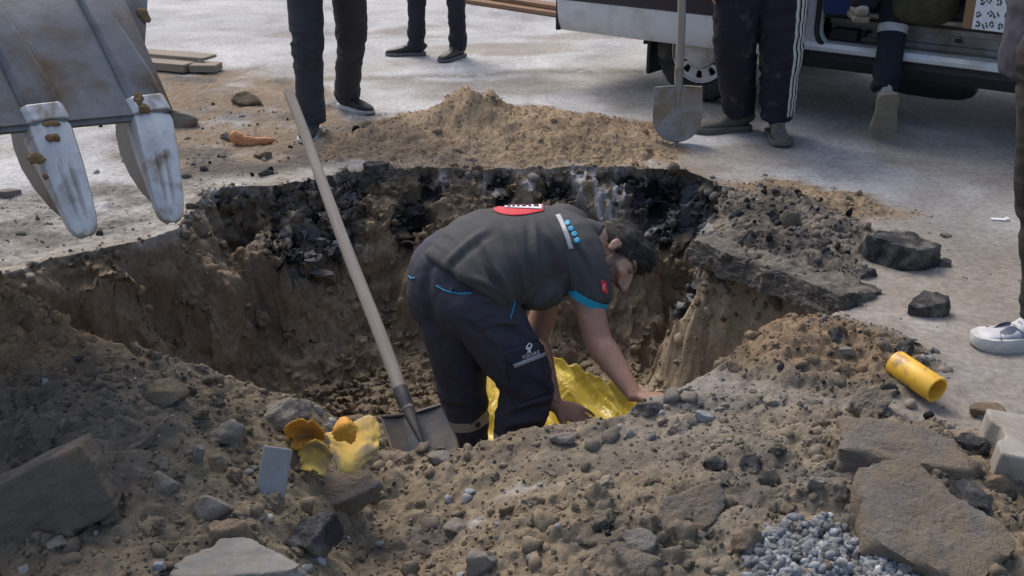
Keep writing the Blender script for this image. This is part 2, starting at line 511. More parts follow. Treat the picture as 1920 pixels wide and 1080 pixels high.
C = lerp3(C, (.19, .165, .135), .75*sstep(.16, .02, jl+.08*n2)*sstep(-.3, .3, n2+n3+.15)*res)
C = lerp3(C, (.22, .19, .15), .6*sstep(.1, .4, fbm(X, Y*.8, 133., 1.4, 5))*res*sstep(8.3, 6.5, Y))
C = lerp3(C, (.20, .15, .10), .92*M_bl*sstep(-.5, .1, n2+.6*n1))
C = lerp3(C, (.09, .088, .085), .7*M_bl*sstep(.15, .4, fbm(X, Y, 14.5, 4, 4)))
C = lerp3(C, (.29, .27, .24), .85*M_gl*sstep(-.4, .2, n2+.3))
C = lerp3(C, (.14, .125, .105), .7*M_gl*sstep(-.05, .3, fbm(X, Y, 24.5, 6, 4)))
C = lerp3(C, np.array((.265, .192, .118))*(1+.2*n3+.18*n2)[..., None], .95*M_sand)
C = lerp3(C, np.array((.27, .19, .11))*(1+.25*n3)[..., None], .9*M_s2*sstep(-.5, .0, n2+.25*n3+.15))
C = lerp3(C, np.array((.17, .145, .115))*(1+.3*n3)[..., None], .95*M_rr)
C = lerp3(C, (.045, .044, .044), .7*M_rr*sstep(.2, .36, fbm(X, Y, 33., 7, 4)))
soilc = np.zeros(X.shape+(3,)); soilc[:] = (.215, .172, .118)
soilc *= (1+.22*n2+.2*n3)[..., None]
soilc = lerp3(soilc, (.20, .178, .145), .55*sstep(.0, .35, fbm(X, Y, 44., 2.2, 4)))
soilc = lerp3(soilc, (.085, .08, .075), .6*sstep(.18, .42, fbm(X, Y, 54., 5, 4)))
soilc = lerp3(soilc, (.36, .31, .24), .5*gauss(X, Y, .32, 2.5, .4, .16)*sstep(-.4, .2, n2))
gl = sstep(-.5, -1.0, X)*sstep(2.75, 2.55, Y)
soilc = lerp3(soilc, (.125, .103, .078), .7*gl)
soilc = lerp3(soilc, np.array((.255, .17, .10))*(1+.3*n3)[..., None], np.clip(sstep(.03, .09, left_heap)+.7*sstep(.03, .07, right_heap), 0, 1)*.9)
for px, py, w, h in ((985, 893, .075, .022), (880, 922, .02, .012), (1110, 908, .03, .012), (920, 948, .012, .01)):
    p = at(px, py, .0); soilc = lerp3(soilc, (.46, .44, .41), .8*gauss(XW, YW, p.x, p.y, w, h)*sstep(-.2, .3, n3+n2))
C = lerp3(C, soilc*.9, M_soil)
C = lerp3(C, (.36, .335, .29), .7*(~IN)*(EDGE >= 3)*(EDGE <= 9)*sstep(-.30, -.06, SD)*sstep(-.35, .15, n2)*(1-M_soil)*(1-.6*M_sand))
# pit walls
pit = np.zeros(X.shape+(3,)); pit[:] = (.225, .176, .118)
pit *= (1+.25*n2+.25*n3)[..., None]
below = -Z
pit = lerp3(pit, (.13, .10, .07), .6*sstep(.05, .4, fbm(X, Y, Z, 3, 4)))
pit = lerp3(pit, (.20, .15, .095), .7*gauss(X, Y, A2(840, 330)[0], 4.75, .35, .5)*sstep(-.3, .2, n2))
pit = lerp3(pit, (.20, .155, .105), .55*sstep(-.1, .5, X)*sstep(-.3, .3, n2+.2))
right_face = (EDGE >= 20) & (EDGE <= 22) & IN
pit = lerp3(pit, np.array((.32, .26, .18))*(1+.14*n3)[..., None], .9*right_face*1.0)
def spots(lst, jit):
    m = np.zeros(X.shape)
    for px, py, w, h in lst:
        p = hit(px, py)[0]; q = hit(px, py+h/2)[0]; k = (p-q).length
        m = np.maximum(m, np.exp(-(((X+.5*wx-p.x)/(w*.0014))**2+((Y+.5*wy-p.y)/max(.035, k*1.2))**2)**1.5))
    return m*(1+jit*n3)
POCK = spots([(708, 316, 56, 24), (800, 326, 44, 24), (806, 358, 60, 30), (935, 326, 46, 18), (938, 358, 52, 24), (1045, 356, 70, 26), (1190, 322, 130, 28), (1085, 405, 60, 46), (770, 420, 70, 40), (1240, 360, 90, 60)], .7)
SMEAR = spots([(828, 322, 30, 50), (872, 312, 34, 22), (918, 342, 26, 40), (1002, 326, 50, 30), (1092, 330, 60, 50), (1130, 372, 44, 40), (1160, 345, 40, 40), (1130, 420, 70, 50), (480, 470, 26, 80), (385, 385, 40, 60)], .8)
midb = sstep(.0, .12, X-A2(650, 340)[0])*sstep(.0, -.25, X-A2(1230, 340)[0])
leftb = sstep(.1, -.1, X-A2(650, 340)[0])
tar = back*sstep(.40, .28, below+.10*fbm(X, Y, 3.3, 5, 3)+.06*n3)*sstep(-.1, .12, fbm(X, Y, Z, 6.5, 4)+.3)
tar = tar*(1-midb*.97)
lowband = sstep(.17, .23, below+.05*fbm(X, Y, 8., 6, 3))
lay = np.zeros(X.shape+(3,)); lay[:] = (.04, .04, .043)
lay = lerp3(lay, (.14, .14, .145), .75*sstep(-.15, .3, n3+n2))
lay = lerp3(lay, (.26, .27, .285), .6*sstep(.0, .3, fbm(X*40, Y*12, Z*5.0, 1, 3))*sstep(-.1, .2, fbm(X, Y, Z, 7, 3)))
rub = np.array((.21, .175, .135))*(1+.4*n3+.3*n2)[..., None]
lay = lay*(1-(leftb*(1-lowband)*.92)[..., None])+rub*((leftb*(1-lowband)*.92)[..., None])
strk = sstep(-.1, .2, fbm(X*45, Y*10, Z*4.0, 1, 3))*np.clip(SMEAR*1.3, 0, 1)*IN
sandy = back*midb*sstep(.42, .28, below+.1*n2)
pit = lerp3(pit, np.array((.265, .196, .125))*(1+.2*n3+.2*n2)[..., None], .9*sandy)
pit = lerp3(pit, lay, tar)
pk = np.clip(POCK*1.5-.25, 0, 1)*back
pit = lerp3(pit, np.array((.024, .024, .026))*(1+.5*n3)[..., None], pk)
pit = lerp3(pit, (.34, .345, .355), .8*strk*(1-pk))
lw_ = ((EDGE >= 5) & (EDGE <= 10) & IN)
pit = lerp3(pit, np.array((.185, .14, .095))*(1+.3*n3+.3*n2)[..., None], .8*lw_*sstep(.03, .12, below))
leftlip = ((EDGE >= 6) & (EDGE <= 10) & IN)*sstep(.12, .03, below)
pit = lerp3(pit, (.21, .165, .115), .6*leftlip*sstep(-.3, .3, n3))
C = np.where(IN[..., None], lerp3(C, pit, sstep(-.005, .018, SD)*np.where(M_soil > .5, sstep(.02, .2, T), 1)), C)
C = np.where(IN[..., None], C, lerp3(C, (.20, .155, .105), .6*sstep(-.10, -.01, SD)*sstep(-.3, .3, n2+n3)*(EDGE <= 10)))
C = np.clip(C, .012, .6)

# --- relief along the normal, so walls are rough too
dzx = np.gradient(Z, GX, axis=1); dzy = np.gradient(Z, GY, axis=0)
NRM = np.dstack([-dzx, -dzy, np.ones_like(Z)]); NRM /= np.linalg.norm(NRM, axis=2)[..., None]
steep = IN*sstep(.97, .75, NRM[..., 2])*(1-.7*right_face)
amp = steep*(.030+.035*tar+.02*back*sstep(.4, .3, below))*(1-.7*strk)
dsp = amp*fbm(X, Y, Z, 6, 5, .55, billow=True)*1.2 + steep*.012*fbm(X, Y, Z, 24, 3) + amp*.8*fbm(X, Y, Z, 3, 3)+amp*(.3+.4*tar)*fbm(X, Y, Z, 17, 3, .6, billow=True)-.035*pk
PX = X+NRM[..., 0]*dsp; PY = Y+NRM[..., 1]*dsp; PZ = Z+NRM[..., 2]*dsp
GV = np.stack([PX, PY, PZ], -1).reshape(-1, 3); GC = C.reshape(-1, 3)
ny, nx = X.shape
# normals of the final surface
du = np.stack([np.gradient(PX, axis=1), np.gradient(PY, axis=1), np.gradient(PZ, axis=1)], -1)
dv = np.stack([np.gradient(PX, axis=0), np.gradient(PY, axis=0), np.gradient(PZ, axis=0)], -1)
GN = np.cross(du, dv); GN /= np.linalg.norm(GN, axis=2)[..., None]+1e-12
GN = GN.reshape(-1, 3)
idx = np.arange(ny*nx).reshape(ny, nx)
quads = np.stack([idx[:-1, :-1], idx[:-1, 1:], idx[1:, 1:], idx[1:, :-1]], -1).reshape(-1, 4)
cls = np.zeros(X.shape, int)
cls[M_sand > .5] = 2
frontm = M_soil > .5
cls[frontm] = 3
cls[frontm & (left_heap > .07) & (Y > 2.45)] = 4
cls[frontm & (right_heap > .035)] = 5
cls[IN & (T > .06) & ~((cls == 4) & (T < .35))] = 1
fc = cls[:-1, :-1].reshape(-1)
def ground_piece(k, name):
    q = quads[fc == k]; used, inv = np.unique(q, return_inverse=True)
    me = mesh_np(name, GV[used], inv.reshape(-1, 4), GC[used])
    o = link(name, me, MAT_SOIL)
    me.normals_split_custom_set_from_vertices(GN[used].astype(np.float32))
    return o
tag(ground_piece(0, 'road'), kind='structure')
tag(ground_piece(1, 'excavation_pit'), kind='structure')
tag(ground_piece(2, 'sand_pile'), 'low spread pile of loose brown sand on the road behind the hole', 'sand pile')
tag(ground_piece(3, 'spoil_bank'), 'grey brown bank of rubble and dug soil across the foreground', 'soil bank')
tag(ground_piece(4, 'soil_heap'), 'reddish brown soil heap at the left edge under the bucket teeth', 'soil heap')
tag(ground_piece(5, 'soil_heap'), 'tan crumbly soil heap on the hole edge beside the yellow pipe', 'soil heap')

# ------------------------------------------------------------------ rubble
_ico = {}
def ico(sub):
    if sub not in _ico:
        bm = bmesh.new(); bmesh.ops.create_icosphere(bm, subdivisions=sub, radius=1.0)
        _ico[sub] = (np.array([v.co[:] for v in bm.verts]), np.array([[v.index for v in f.verts] for f in bm.faces])); bm.free()
    return _ico[sub]

def rock_shape(seed, sub=3, flat=0.0, nplanes=14, p=14, rough=0.05, fine=0.02):
    """angular lump within the unit ball; flat > 0 gives a slab with top and bottom faces"""
    r = np.random.default_rng(seed); v, f = ico(sub)
    if flat > 0:
        k = r.integers(5, 8); a = np.sort(r.uniform(0, 2*math.pi, k)*.35+np.linspace(0, 2*math.pi, k, endpoint=False))
        n = [(math.cos(t), math.sin(t), r.uniform(-.25, .25)) for t in a]+[(r.uniform(-.06, .06), r.uniform(-.06, .06), 1), (r.uniform(-.06, .06), r.uniform(-.06, .06), -1)]
        d = list(r.uniform(.72, .98, k))+[flat, flat]
    else:
        n = r.normal(size=(nplanes, 3)); d = r.uniform(.62, 1.0, nplanes)
    n = np.array(n, float); n /= np.linalg.norm(n, axis=1)[:, None]; d = np.array(d)
    q = np.clip(v @ n.T, 0, None)/d
    rad = (q**p).sum(1)**(-1.0/p)
    rad = np.minimum(rad, 1.35)
    w = v*rad[:, None]; s = seed*1.37
    dsp = rough*fbm(w[:, 0]+s, w[:, 1], w[:, 2], 2.2, 4)*1.6+fine*fbm(w[:, 0], w[:, 1]+s, w[:, 2], 7, 4, .6, billow=True)+fine*.5*fbm(w[:, 0]+s, w[:, 1], w[:, 2], 22, 2)
    return w*(1+dsp)[:, None], f

M_ROCK = mat_speckled('grey_stone', (.15, .14, .125), (.24, .225, .20), 10, .92, .9, .014, (.20, .155, .11), .55)
M_CONC = mat_speckled('concrete', (.15, .142, .128), (.23, .218, .196), 20, .9, .5, .004, (.19, .155, .115), .45)
M_PALE = mat_speckled('pale_tile', (.20, .212, .222), (.27, .283, .295), 18, .85, .4, .003, (.19, .165, .13), .45)
M_TAR = mat_speckled('broken_asphalt', (.016, .016, .018), (.075, .075, .08), 18, .8, 1.0, .018, (.20, .185, .16), .40, c3scale=9)
M_ASPH = mat_speckled('dusty_asphalt', (.10, .098, .095), (.19, .185, .175), 17, .95, 1.0, .014, (.195, .155, .112), .85, c3scale=6)
M_LEDGE = mat_speckled('dusty_pavement_layer', (.13, .115, .095), (.23, .205, .17), 30, .95, 1.0, .010, (.05, .048, .045), .35, c3scale=7)
M_CLOD = mat_speckled('soil_clod', (.13, .098, .066), (.245, .185, .125), 16, .97, 1.0, .010)
M_CLAY = mat_speckled('dark_soil', (.085, .07, .055), (.16, .13, .10), 16, .97, 1.0, .010)

def rock(name, label, cat, px, py, w, h, mat, seed, dw=None, flat=0.0, rot=None, sink=.36, sub=4, group=None, rough=.11, fine=.05, p=20, lift=0.0):
    """px, py: middle of the foot of the piece; w, h: width and height in photograph pixels; dw: depth / width"""
    c, d = hit(px, py)
    W = w*d/FPX; Hh = h*d/FPX; Dp = W*(dw if dw else .8)
    v, f = rock_shape(seed, 5 if w > 110 else sub, flat, p=p, rough=rough, fine=fine)
    if flat > 0: v[:, 2] /= flat
    v = v/np.abs(v).max(0)*np.array([W/2, Dp/2, Hh/2])
    if rot is not None:
        v = v @ np.array(Euler([math.radians(a) for a in rot]).to_matrix()).T
    lo = v[:, 2].min(); hgt = v[:, 2].max()-lo
    o = link(name, mesh_np(name, v, f), mat)
    o.location = (c.x, c.y+Dp*.3, c.z-lo-hgt*sink+lift)
    o.data.set_sharp_from_angle(angle=math.radians(50))
    return tag(o, label, cat, group)

ROCKS = [
 # far left of the hole
 ('boulder', 'large grey weathered boulder right beside the raised bucket tooth', 'boulder', 335, 240, 78, 58, M_ROCK, 1, .8, 0, None),
 ('clod', 'brown lump of clay standing alone on the clean road', 'clod', 460, 198, 60, 42, M_CLOD, 2, .8, 0, None),
 ('clod', 'small brown clod just below the torn orange pipe', 'clod', 491, 298, 36, 24, M_CLOD, 3, .9, 0, None),
 ('asphalt_chunk', 'small black asphalt lump left of the leaning shovel handle on the rim', 'asphalt chunk', 498, 330, 32, 18, M_TAR, 4, .9, 0, None),
 ('asphalt_chunk', 'small dark lump touching the left end of the orange pipe', 'asphalt chunk', 423, 262, 36, 20, M_TAR, 5, .8, 0, None),
 ('asphalt_chunk', 'black asphalt lump on the rim right of the shovel handle', 'asphalt chunk', 708, 322, 56, 24, M_TAR, 6, .8, .6, None),
 ('stone', 'small dark flat stone at the left picture edge', 'stone', 12, 372, 52, 24, M_ROCK, 7, .7, .5, None),
 # right rim
 ('asphalt_slab', 'thick broken asphalt slab, largest piece on the road right of the hole', 'asphalt slab', 1690, 500, 165, 78, M_TAR, 11, .75, .45, (0, 4, -18)),
 ('asphalt_chunk', 'wedge of broken asphalt with pale top lying near the white shoe', 'asphalt chunk', 1740, 592, 92, 46, M_TAR, 12, .7, .5, (0, -6, 12)),
 ('asphalt_chunk', 'rounded black asphalt lump above the yellow pipe', 'asphalt chunk', 1703, 664, 50, 44, M_TAR, 13, .9, 0, None),
 ('stone', 'grey stone left of the black lump above the yellow pipe', 'stone', 1655, 655, 34, 34, M_ROCK, 14, .9, 0, None),
 ('asphalt_chunk', 'black asphalt lump against the left end of the yellow pipe', 'asphalt chunk', 1668, 742, 44, 44, M_TAR, 15, .9, 0, None),
 ('asphalt_chunk', 'upright pointed grey chunk on the rubble at the right rim', 'asphalt chunk', 1487, 424, 48, 54, M_ASPH, 16, .8, 0, None),
 ('asphalt_chunk', 'black chunk left of the upright pointed chunk on the right rim', 'asphalt chunk', 1448, 412, 40, 34, M_TAR, 17, .8, 0, None),
 ('asphalt_chunk', 'black crumb at the right end of the thickest asphalt slab', 'asphalt chunk', 1772, 500, 32, 22, M_TAR, 18, .9, 0, None),
 ('stone', 'small brown stone alone on the road beyond the thickest asphalt slab', 'stone', 1776, 446, 24, 14, M_ROCK, 19, .9, 0, None),
 ('asphalt_chunk', 'small black chunk in front of the thickest asphalt slab', 'asphalt chunk', 1620, 520, 60, 26, M_TAR, 20, .7, 0, None),
 ('asphalt_chunk', 'dark chunk on top of the tan soil heap', 'asphalt chunk', 1568, 640, 40, 34, M_TAR, 22, .9, 0, None),
 ('stone', 'grey stone on the tan soil heap under its dark chunk', 'stone', 1585, 668, 38, 30, M_ROCK, 23, .9, 0, None),
 ('asphalt_slab', 'flat grey slab half buried left of the yellow pipe', 'asphalt slab', 1630, 775, 120, 70, M_ASPH, 24, .6, .4, (28, -8, 20), .5),
 ('asphalt_slab', 'long flat asphalt slab with a straight front edge, right foreground', 'asphalt slab', 1690, 885, 300, 84, M_ASPH, 25, .5, .5, (4, 6, -4), .5),
 ('asphalt_slab', 'broad smooth asphalt slab tilted towards the lower right corner', 'asphalt slab', 1775, 1070, 340, 150, M_ASPH, 26, .9, .3, (14, 14, -22), .5),
 ('asphalt_chunk', 'big black tar lump with a grey top near the paving block', 'asphalt chunk', 1838, 975, 130, 84, M_TAR, 27, .8, 0, (0, 18, 0)),
 ('clod', 'round brown clod between the tar lump and the paving block', 'clod', 1875, 925, 62, 50, M_CLOD, 28, .9, 0, None),
 ('asphalt_chunk', 'blue black glossy chunk left of the paving block', 'asphalt chunk', 1825, 850, 62, 50, M_TAR, 29, .8, 0, None),
 ('clod', 'brown clod behind the paving block at the right edge', 'clod', 1865, 788, 90, 40, M_CLOD, 30, .8, 0, None),
 ('asphalt_chunk', 'blue grey asphalt chunk on the bank below the tan heap', 'asphalt chunk', 1338, 880, 56, 38, M_TAR, 31, .9, 0, None),
 ('asphalt_chunk', 'small black chunk right of the blue grey one on the bank', 'asphalt chunk', 1415, 880, 52, 34, M_TAR, 32, .9, 0, None),
 ('stone', 'flat pale stone standing in the soil above the gravel', 'stone', 1528, 918, 30, 42, M_CONC, 33, .6, .4, (20, 10, 0)),
 ('stone', 'brown rounded stone touching the upper left of the gravel', 'stone', 1400, 1040, 78, 84, M_CLOD, 34, .8, 0, None),
 ('stone', 'reddish stone just above the gravel patch', 'stone', 1475, 965, 40, 32, M_CLOD, 35, .8, 0, None),
 ('rock', 'brown rock at the bottom edge left of the gravel', 'rock', 1200, 1030, 76, 50, M_ROCK, 36, .8, 0, None),
 ('rock', 'grey rough rock at the bottom edge below the brown rock', 'rock', 1195, 1085, 110, 60, M_ASPH, 37, .7, 0, None),
 ('rock', 'pointed brown rock at the bottom centre', 'rock', 905, 1080, 80, 80, M_ROCK, 38, .7, 0, (0, 0, 40)),
 ('asphalt_slab', 'slanting asphalt slab half sunk right of the bottom centre', 'asphalt slab', 1290, 985, 200, 70, M_ASPH, 39, .5, .4, (26, -16, 30), .5),
 # left foreground
 ('boulder', 'biggest grey boulder on the left bank behind the yellow sheet', 'boulder', 524, 800, 118, 78, M_ROCK, 41, .8, 0, None),
 ('rock', 'grey rock left of the biggest boulder on the bank', 'rock', 430, 832, 80, 68, M_ROCK, 42, .8, 0, None),
 ('clod', 'brown clod crowning the left bank', 'clod', 300, 760, 110, 62, M_CLOD, 43, .7, 0, None),
 ('stone', 'round brown stone under the grey rock on the left bank', 'stone', 405, 880, 40, 46, M_CLOD, 44, .9, 0, None),
 ('stone', 'brown stone right of the round brown stone', 'stone', 440, 900, 32, 34, M_CLOD, 45, .9, 0, None),
 ('stone', 'pale flat stone upright on the left bank', 'stone', 372, 862, 26, 52, M_CONC, 46, .6, .5, (10, 20, 0)),
 ('rock', 'smooth blue grey rock below the round brown stones', 'rock', 385, 975, 92, 80, M_ROCK, 47, .8, 0, None),
 ('boulder', 'large tan earthy boulder left of the tilted pale tile', 'boulder', 445, 1040, 120, 110, M_CLOD, 48, .6, 0, None),
 ('asphalt_chunk', 'black edged asphalt chunk under the yellow sheet', 'asphalt chunk', 580, 1035, 130, 66, M_TAR, 49, .6, .5, (10, -22, 25)),
 ('asphalt_slab', 'grey slab supporting the torn yellow sheet', 'asphalt slab', 630, 950, 170, 60, M_ASPH, 50, .6, .5, (12, -14, 20), .5),
 ('concrete_slab', 'pale topped slab cut by the bottom edge, left of centre', 'concrete slab', 440, 1100, 260, 62, M_CONC, 51, .5, .5, (0, 0, 3)),
 ('stone', 'small pale angular stone above the bottom slab', 'stone', 595, 1058, 34, 26, M_PALE, 52, .9, 0, None),
 ('rock', 'dark grey rock at the right end of the long concrete kerb', 'rock', 305, 920, 60, 44, M_ROCK, 53, .8, 0, None),
 ('stone', 'grey stone between the kerb and the smooth blue grey rock', 'stone', 300, 878, 32, 30, M_ROCK, 54, .9, 0, None),
 ('rock', 'dark rock in the soil below the concrete kerb', 'rock', 178, 975, 62, 44, M_CLAY, 55, .8, 0, None),
 ('stone', 'grey stone at the lower left below the dark rock', 'stone', 105, 1028, 44, 28, M_ROCK, 56, .9, 0, None),
 ('stone', 'small pale round stone at the bottom edge beside the slab', 'stone', 298, 1072, 32, 28, M_PALE, 57, .9, 0, None),
 ('stone', 'grey cobble on the lip of the bank beside the worker legs', 'stone', 822, 868, 46, 28, M_ROCK, 58, .9, 0, None),
 ('stone', 'cracked grey stone on top of the bank in front of the worker', 'stone', 1060, 838, 60, 38, M_ROCK, 59, .9, 0, None),
 ('stone', 'black edged stone beside the resting hand', 'stone', 1225, 776, 80, 26, M_TAR, 60, .6, 0, None),
 ('stone', 'pale flake lying right of the resting hand', 'stone', 1318, 790, 44, 18, M_PALE, 61, .7, .5, (0, 20, 20)),
 ('stone', 'small white quartz stone on the middle of the bank', 'stone', 880, 930, 26, 20, M_PALE, 62, .9, 0, None),
 ('rock', 'tan rock in the middle of the bank below the white quartz', 'rock', 855, 1000, 56, 30, M_ROCK, 63, .8, 0, None),
 ('stone', 'reddish pebble low on the tan heap facing the hole', 'stone', 1375, 695, 40, 26, M_CLOD, 64, .8, 0, None),
]
for r in ROCKS: rock(*r)

def box_rock(hx, hy, hz, seed, rough=.03, fine=.025, p=46):
    v, f = ico(5); q = (np.abs(v)**p).sum(1)**(-1.0/p); w = v*q[:, None]; s = seed*2.1
    w = w*np.array([hx, hy, hz]); L = (hx*hy*hz)**(1/3)
    nn = v/np.linalg.norm(v, axis=1)[:, None]
    return w+nn*(L*(rough*fbm(w[:, 0]+s, w[:, 1], w[:, 2], 9, 3)+fine*fbm(w[:, 0], w[:, 1]+s, w[:, 2], 40, 4, .6, billow=True)))[:, None], f
# the pavement layer that sticks out over the right wall of the hole
def ledge(label, a, b, z, th, seed):
    p, q = at(*a, z), at(*b, z); m = (p+q)/2; L = (q-p).length
    v, f = box_rock(L*.53, .13, th/2, seed, .35, .20, 40)
    o = link('asphalt_ledge', mesh_np('ledge', v, f), M_LEDGE)
    ang = math.atan2(q.y-p.y, q.x-p.x); o.rotation_euler = (math.radians(-8), math.radians((seed % 3-1)*3), ang)
    o.location = (m.x-.005, m.y+.05, z-.008); o.data.set_sharp_from_angle(angle=math.radians(50))
    return tag(o, label, 'pavement ledge', 'broken pavement layer along the right wall')
ledge('grey pavement layer jutting over the hole, piece nearest the worker head', (1338, 470), (1440, 505), .0, .10, 101)
ledge('grey pavement layer jutting over the hole, middle piece', (1432, 503), (1535, 540), .0, .10, 102)
ledge('grey pavement layer jutting over the hole, piece nearest the wedge of asphalt', (1530, 540), (1625, 578), .0, .095, 103)

# left concrete kerb stone, long and half sunk in the bank
c0, d0 = hit(60, 1010)
kv, kf = box_rock(.30, .055, .085, 3, .12, .07)
ko = link('concrete_kerb', mesh_np('kerb', kv, kf), mat_speckled('old_concrete', (.085, .073, .06), (.15, .13, .105), 12, .95, 1.0, .012, (.16, .125, .09), .5))
ko.location = (c0.x-.135, c0.y+.03, c0.z-.005); ko.rotation_euler = Euler((math.radians(-14), math.radians(-22), math.radians(14)))
tag(ko, 'long brown concrete kerb stone tilted in the soil at the left edge', 'kerb stone')
# pale tile leaning on the slab under the yellow sheet
c0, d0 = hit(500, 932)
tl = Geo(); tl.box((-.032, -.009, 0), (.036, .009, .115))
to = tl.build('tile', M_PALE, bevel=.003)
to.location = (c0.x, c0.y+.02, c0.z-.012); to.rotation_euler = Euler((math.radians(-32), math.radians(14), math.radians(8)))
tag(to, 'pale blue grey tile standing tilted beside the torn yellow sheet', 'tile')

# interlocking concrete paving block at the right edge
Ishape = [(-.1, -.08), (-.045, -.08), (-.02, -.055), (.02, -.055), (.045, -.08), (.1, -.08), (.1, .08), (.045, .08), (.02, .055), (-.02, .055), (-.045, .08), (-.1, .08)]
c0, d0 = hit(1915, 905)
pv = Geo(); pv.prism([(1.0*x, 1.0*y) for x, y in Ishape], 0, .085, Matrix.Identity(4))
po = pv.build('paving_block', mat_speckled('paver', (.29, .265, .23), (.37, .34, .30), 24, .92, .6, .004, (.21, .17, .125), .5), bevel=.006)
po.location = (c0.x+.03, c0.y+.09, c0.z-.005); po.rotation_euler = Euler((math.radians(6), math.radians(-4), math.radians(78)))
tag(po, 'I shaped pale concrete paving block at the right edge', 'paving block')

# loose kerb boards lying on the road behind the bucket
M_BOARD = mat_speckled('sawn_timber', (.20, .165, .125), (.29, .245, .19), 12, .9, .4, .003, stretch=(.3, 4, 4))
def board(label, x0, y0, x1, y1, w, th, z, rz=0):
    a, b = at(x0, y0, 0), at(x1, y1, 0); m = (a+b)/2; g = Geo()
    L = (b-a).length; g.box((-L/2, -w/2, 0), (L/2, w/2, th))
    o = g.build('timber_board', M_BOARD, bevel=.006); o.location = (m.x, m.y, z); o.rotation_euler = (0, 0, math.atan2(b.y-a.y, b.x-a.x)+rz)
    return tag(o, label, 'board', 'boards on the road behind the bucket')
board('long board with a chamfered end lying under the thin board', 225, 122, 360, 134, .16, .055, .004)
board('short board lying at the right end of the pair behind the bucket', 362, 133, 412, 134, .14, .05, .004)
board('thin long board resting across the two thicker boards', 215, 112, 396, 128, .16, .022, .062)

# white scrap of paper on the road
c0 = at(1875, 413); g = Geo(); g.box((-.035, -.012, 0), (.035, .012, .004)); g.box((.02, -.012, .003), (.034, .014, .010))
so = g.build('paper_scrap', mat_plain('paper', (.75, .75, .74), .8)); so.location = (c0.x, c0.y, gz(c0.x, c0.y)+.002); so.rotation_euler = (0, 0, -.15)
tag(so, 'white paper scrap on the road near the right edge', 'paper scrap')

# ------------------------------------------------------------------ uncountable crumbs
def scatter(name, weight, count, smin, smax, power, sub, variants, tint, sink, seed, mat, squash=(.55, 1.0), override=None, angular=.22):
    r = np.random.default_rng(seed); w = weight.reshape(-1).astype(float).copy()
    ids = r.choice(len(w), count, p=w/w.sum())
    base = []
    for k in range(variants):
        v, f = rock_shape(900+seed*31+k, sub, 0, 7, 34, angular, .16); base.append(v)
    nv = len(base[0]); size = smin*(smax/smin)**(r.random(count)**power)
    V = np.empty((count, nv, 3), np.float32)
    kk = r.integers(0, variants, count)
    ang = r.uniform(0, 2*math.pi, (count, 3)); sc = r.uniform(squash[0], squash[1], (count, 3))
    for i in range(count):
        b = base[kk[i]]*sc[i]
        ca, sa = math.cos(ang[i, 0]), math.sin(ang[i, 0]); cb, sb = math.cos(ang[i, 1]), math.sin(ang[i, 1])
        R = np.array([[ca, -sa, 0], [sa, ca, 0], [0, 0, 1]]) @ np.array([[1, 0, 0], [0, cb, -sb], [0, sb, cb]])
        V[i] = (b @ R.T)*size[i]
    c = GV[ids]+r.normal(0, .003, (count, 3))*[1, 1, 0]+GN[ids]*(size*(1-2*sink)*.6)[:, None]
    V += c[:, None, :].astype(np.float32)
    F = (f[None]+(np.arange(count)*nv)[:, None, None]).reshape(-1, 3)
    cc = GC[ids]*r.uniform(tint[0], tint[1], (count, 1)) if override is None else np.array(override)[r.integers(0, len(override), count)]*r.uniform(.75, 1.2, (count, 1))
    CC = np.repeat(np.clip(cc, .01, .7), nv, 0)
    o = link(name, mesh_np(name, V.reshape(-1, 3), F, CC), mat, smooth=False)
    return o
vis = (np.abs(X) < .52*(Y+.9)) & (Y > 1.7) & (Y < 6.4)
fine_ok = vis & (np.abs(X) < 2.6) & (Y < 6.0)
cell = np.gradient(GX)[None, :]*np.gradient(GY)[:, None]/np.clip(NRM[..., 2], .12, 1)
m_pit = IN*sstep(.05, .2, T)
tag(scatter('soil_crumbs', vis*cell*(M_soil*(1-.75*calm)+.35*m_pit+.5*M_rr+.35*M_s2+.16*M_sand+.06*M_bl+.06*M_gl), 6000, .005, .030, 3.2, 2, 14, (.85, 1.15), .55, 1, MAT_SOIL), 'loose crumbs of soil over the bank, heaps and pit', 'soil crumbs', kind='stuff')
tag(scatter('soil_clods', vis*cell*(M_soil*(1-calm)+.12*m_pit+.25*M_rr)*sstep(-.1, .3, fbm(X, Y, 77., 3, 3)), 420, .014, .045, 2.0, 4, 12, (.85, 1.15), .6, 8, MAT_SOIL, (.5, 1.0), None, .3), 'larger broken clods half sunk in the dug soil', 'soil clods', kind='stuff')
tag(scatter('soil_grains', vis*cell*(M_soil*1.0+.3*m_pit+.6*M_rr+.8*M_s2+.8*M_sand+.15*M_bl+.15*M_gl+.012), 26000, .0025, .008, 1.5, 1, 14, (.75, 1.4), .4, 2, MAT_SOIL), 'fine grains of soil and grit over the ground', 'grit', kind='stuff')
tag(scatter('rubble_stones', vis*cell*(M_soil*1.0+.4*M_rr+.10*m_pit+.04*M_bl+.05*M_gl+.012*sstep(5, 3.5, Y)), 800, .004, .017, 1.8, 2, 12, (1, 1), .4, 3, MAT_SOIL, (.5, 1.0),
    [(.30, .295, .28), (.22, .215, .20), (.16, .155, .15), (.33, .32, .31), (.05, .05, .052), (.24, .19, .14)]), 'small grey and dark stones mixed through the dug soil', 'stones', kind='stuff')
tag(scatter('asphalt_crumbs', vis*cell*(tar*.35+.3*M_rr+.05*M_soil*sstep(.4, 1.0, X)+.02*M_bl+.01*M_gl), 600, .006, .026, 2.0, 2, 8, (1, 1), .3, 4, MAT_SOIL, (.55, 1.0), [(.022, .022, .024), (.05, .05, .052), (.12, .11, .10)]), 'black crumbs of broken asphalt along the hole edge', 'asphalt crumbs', kind='stuff')
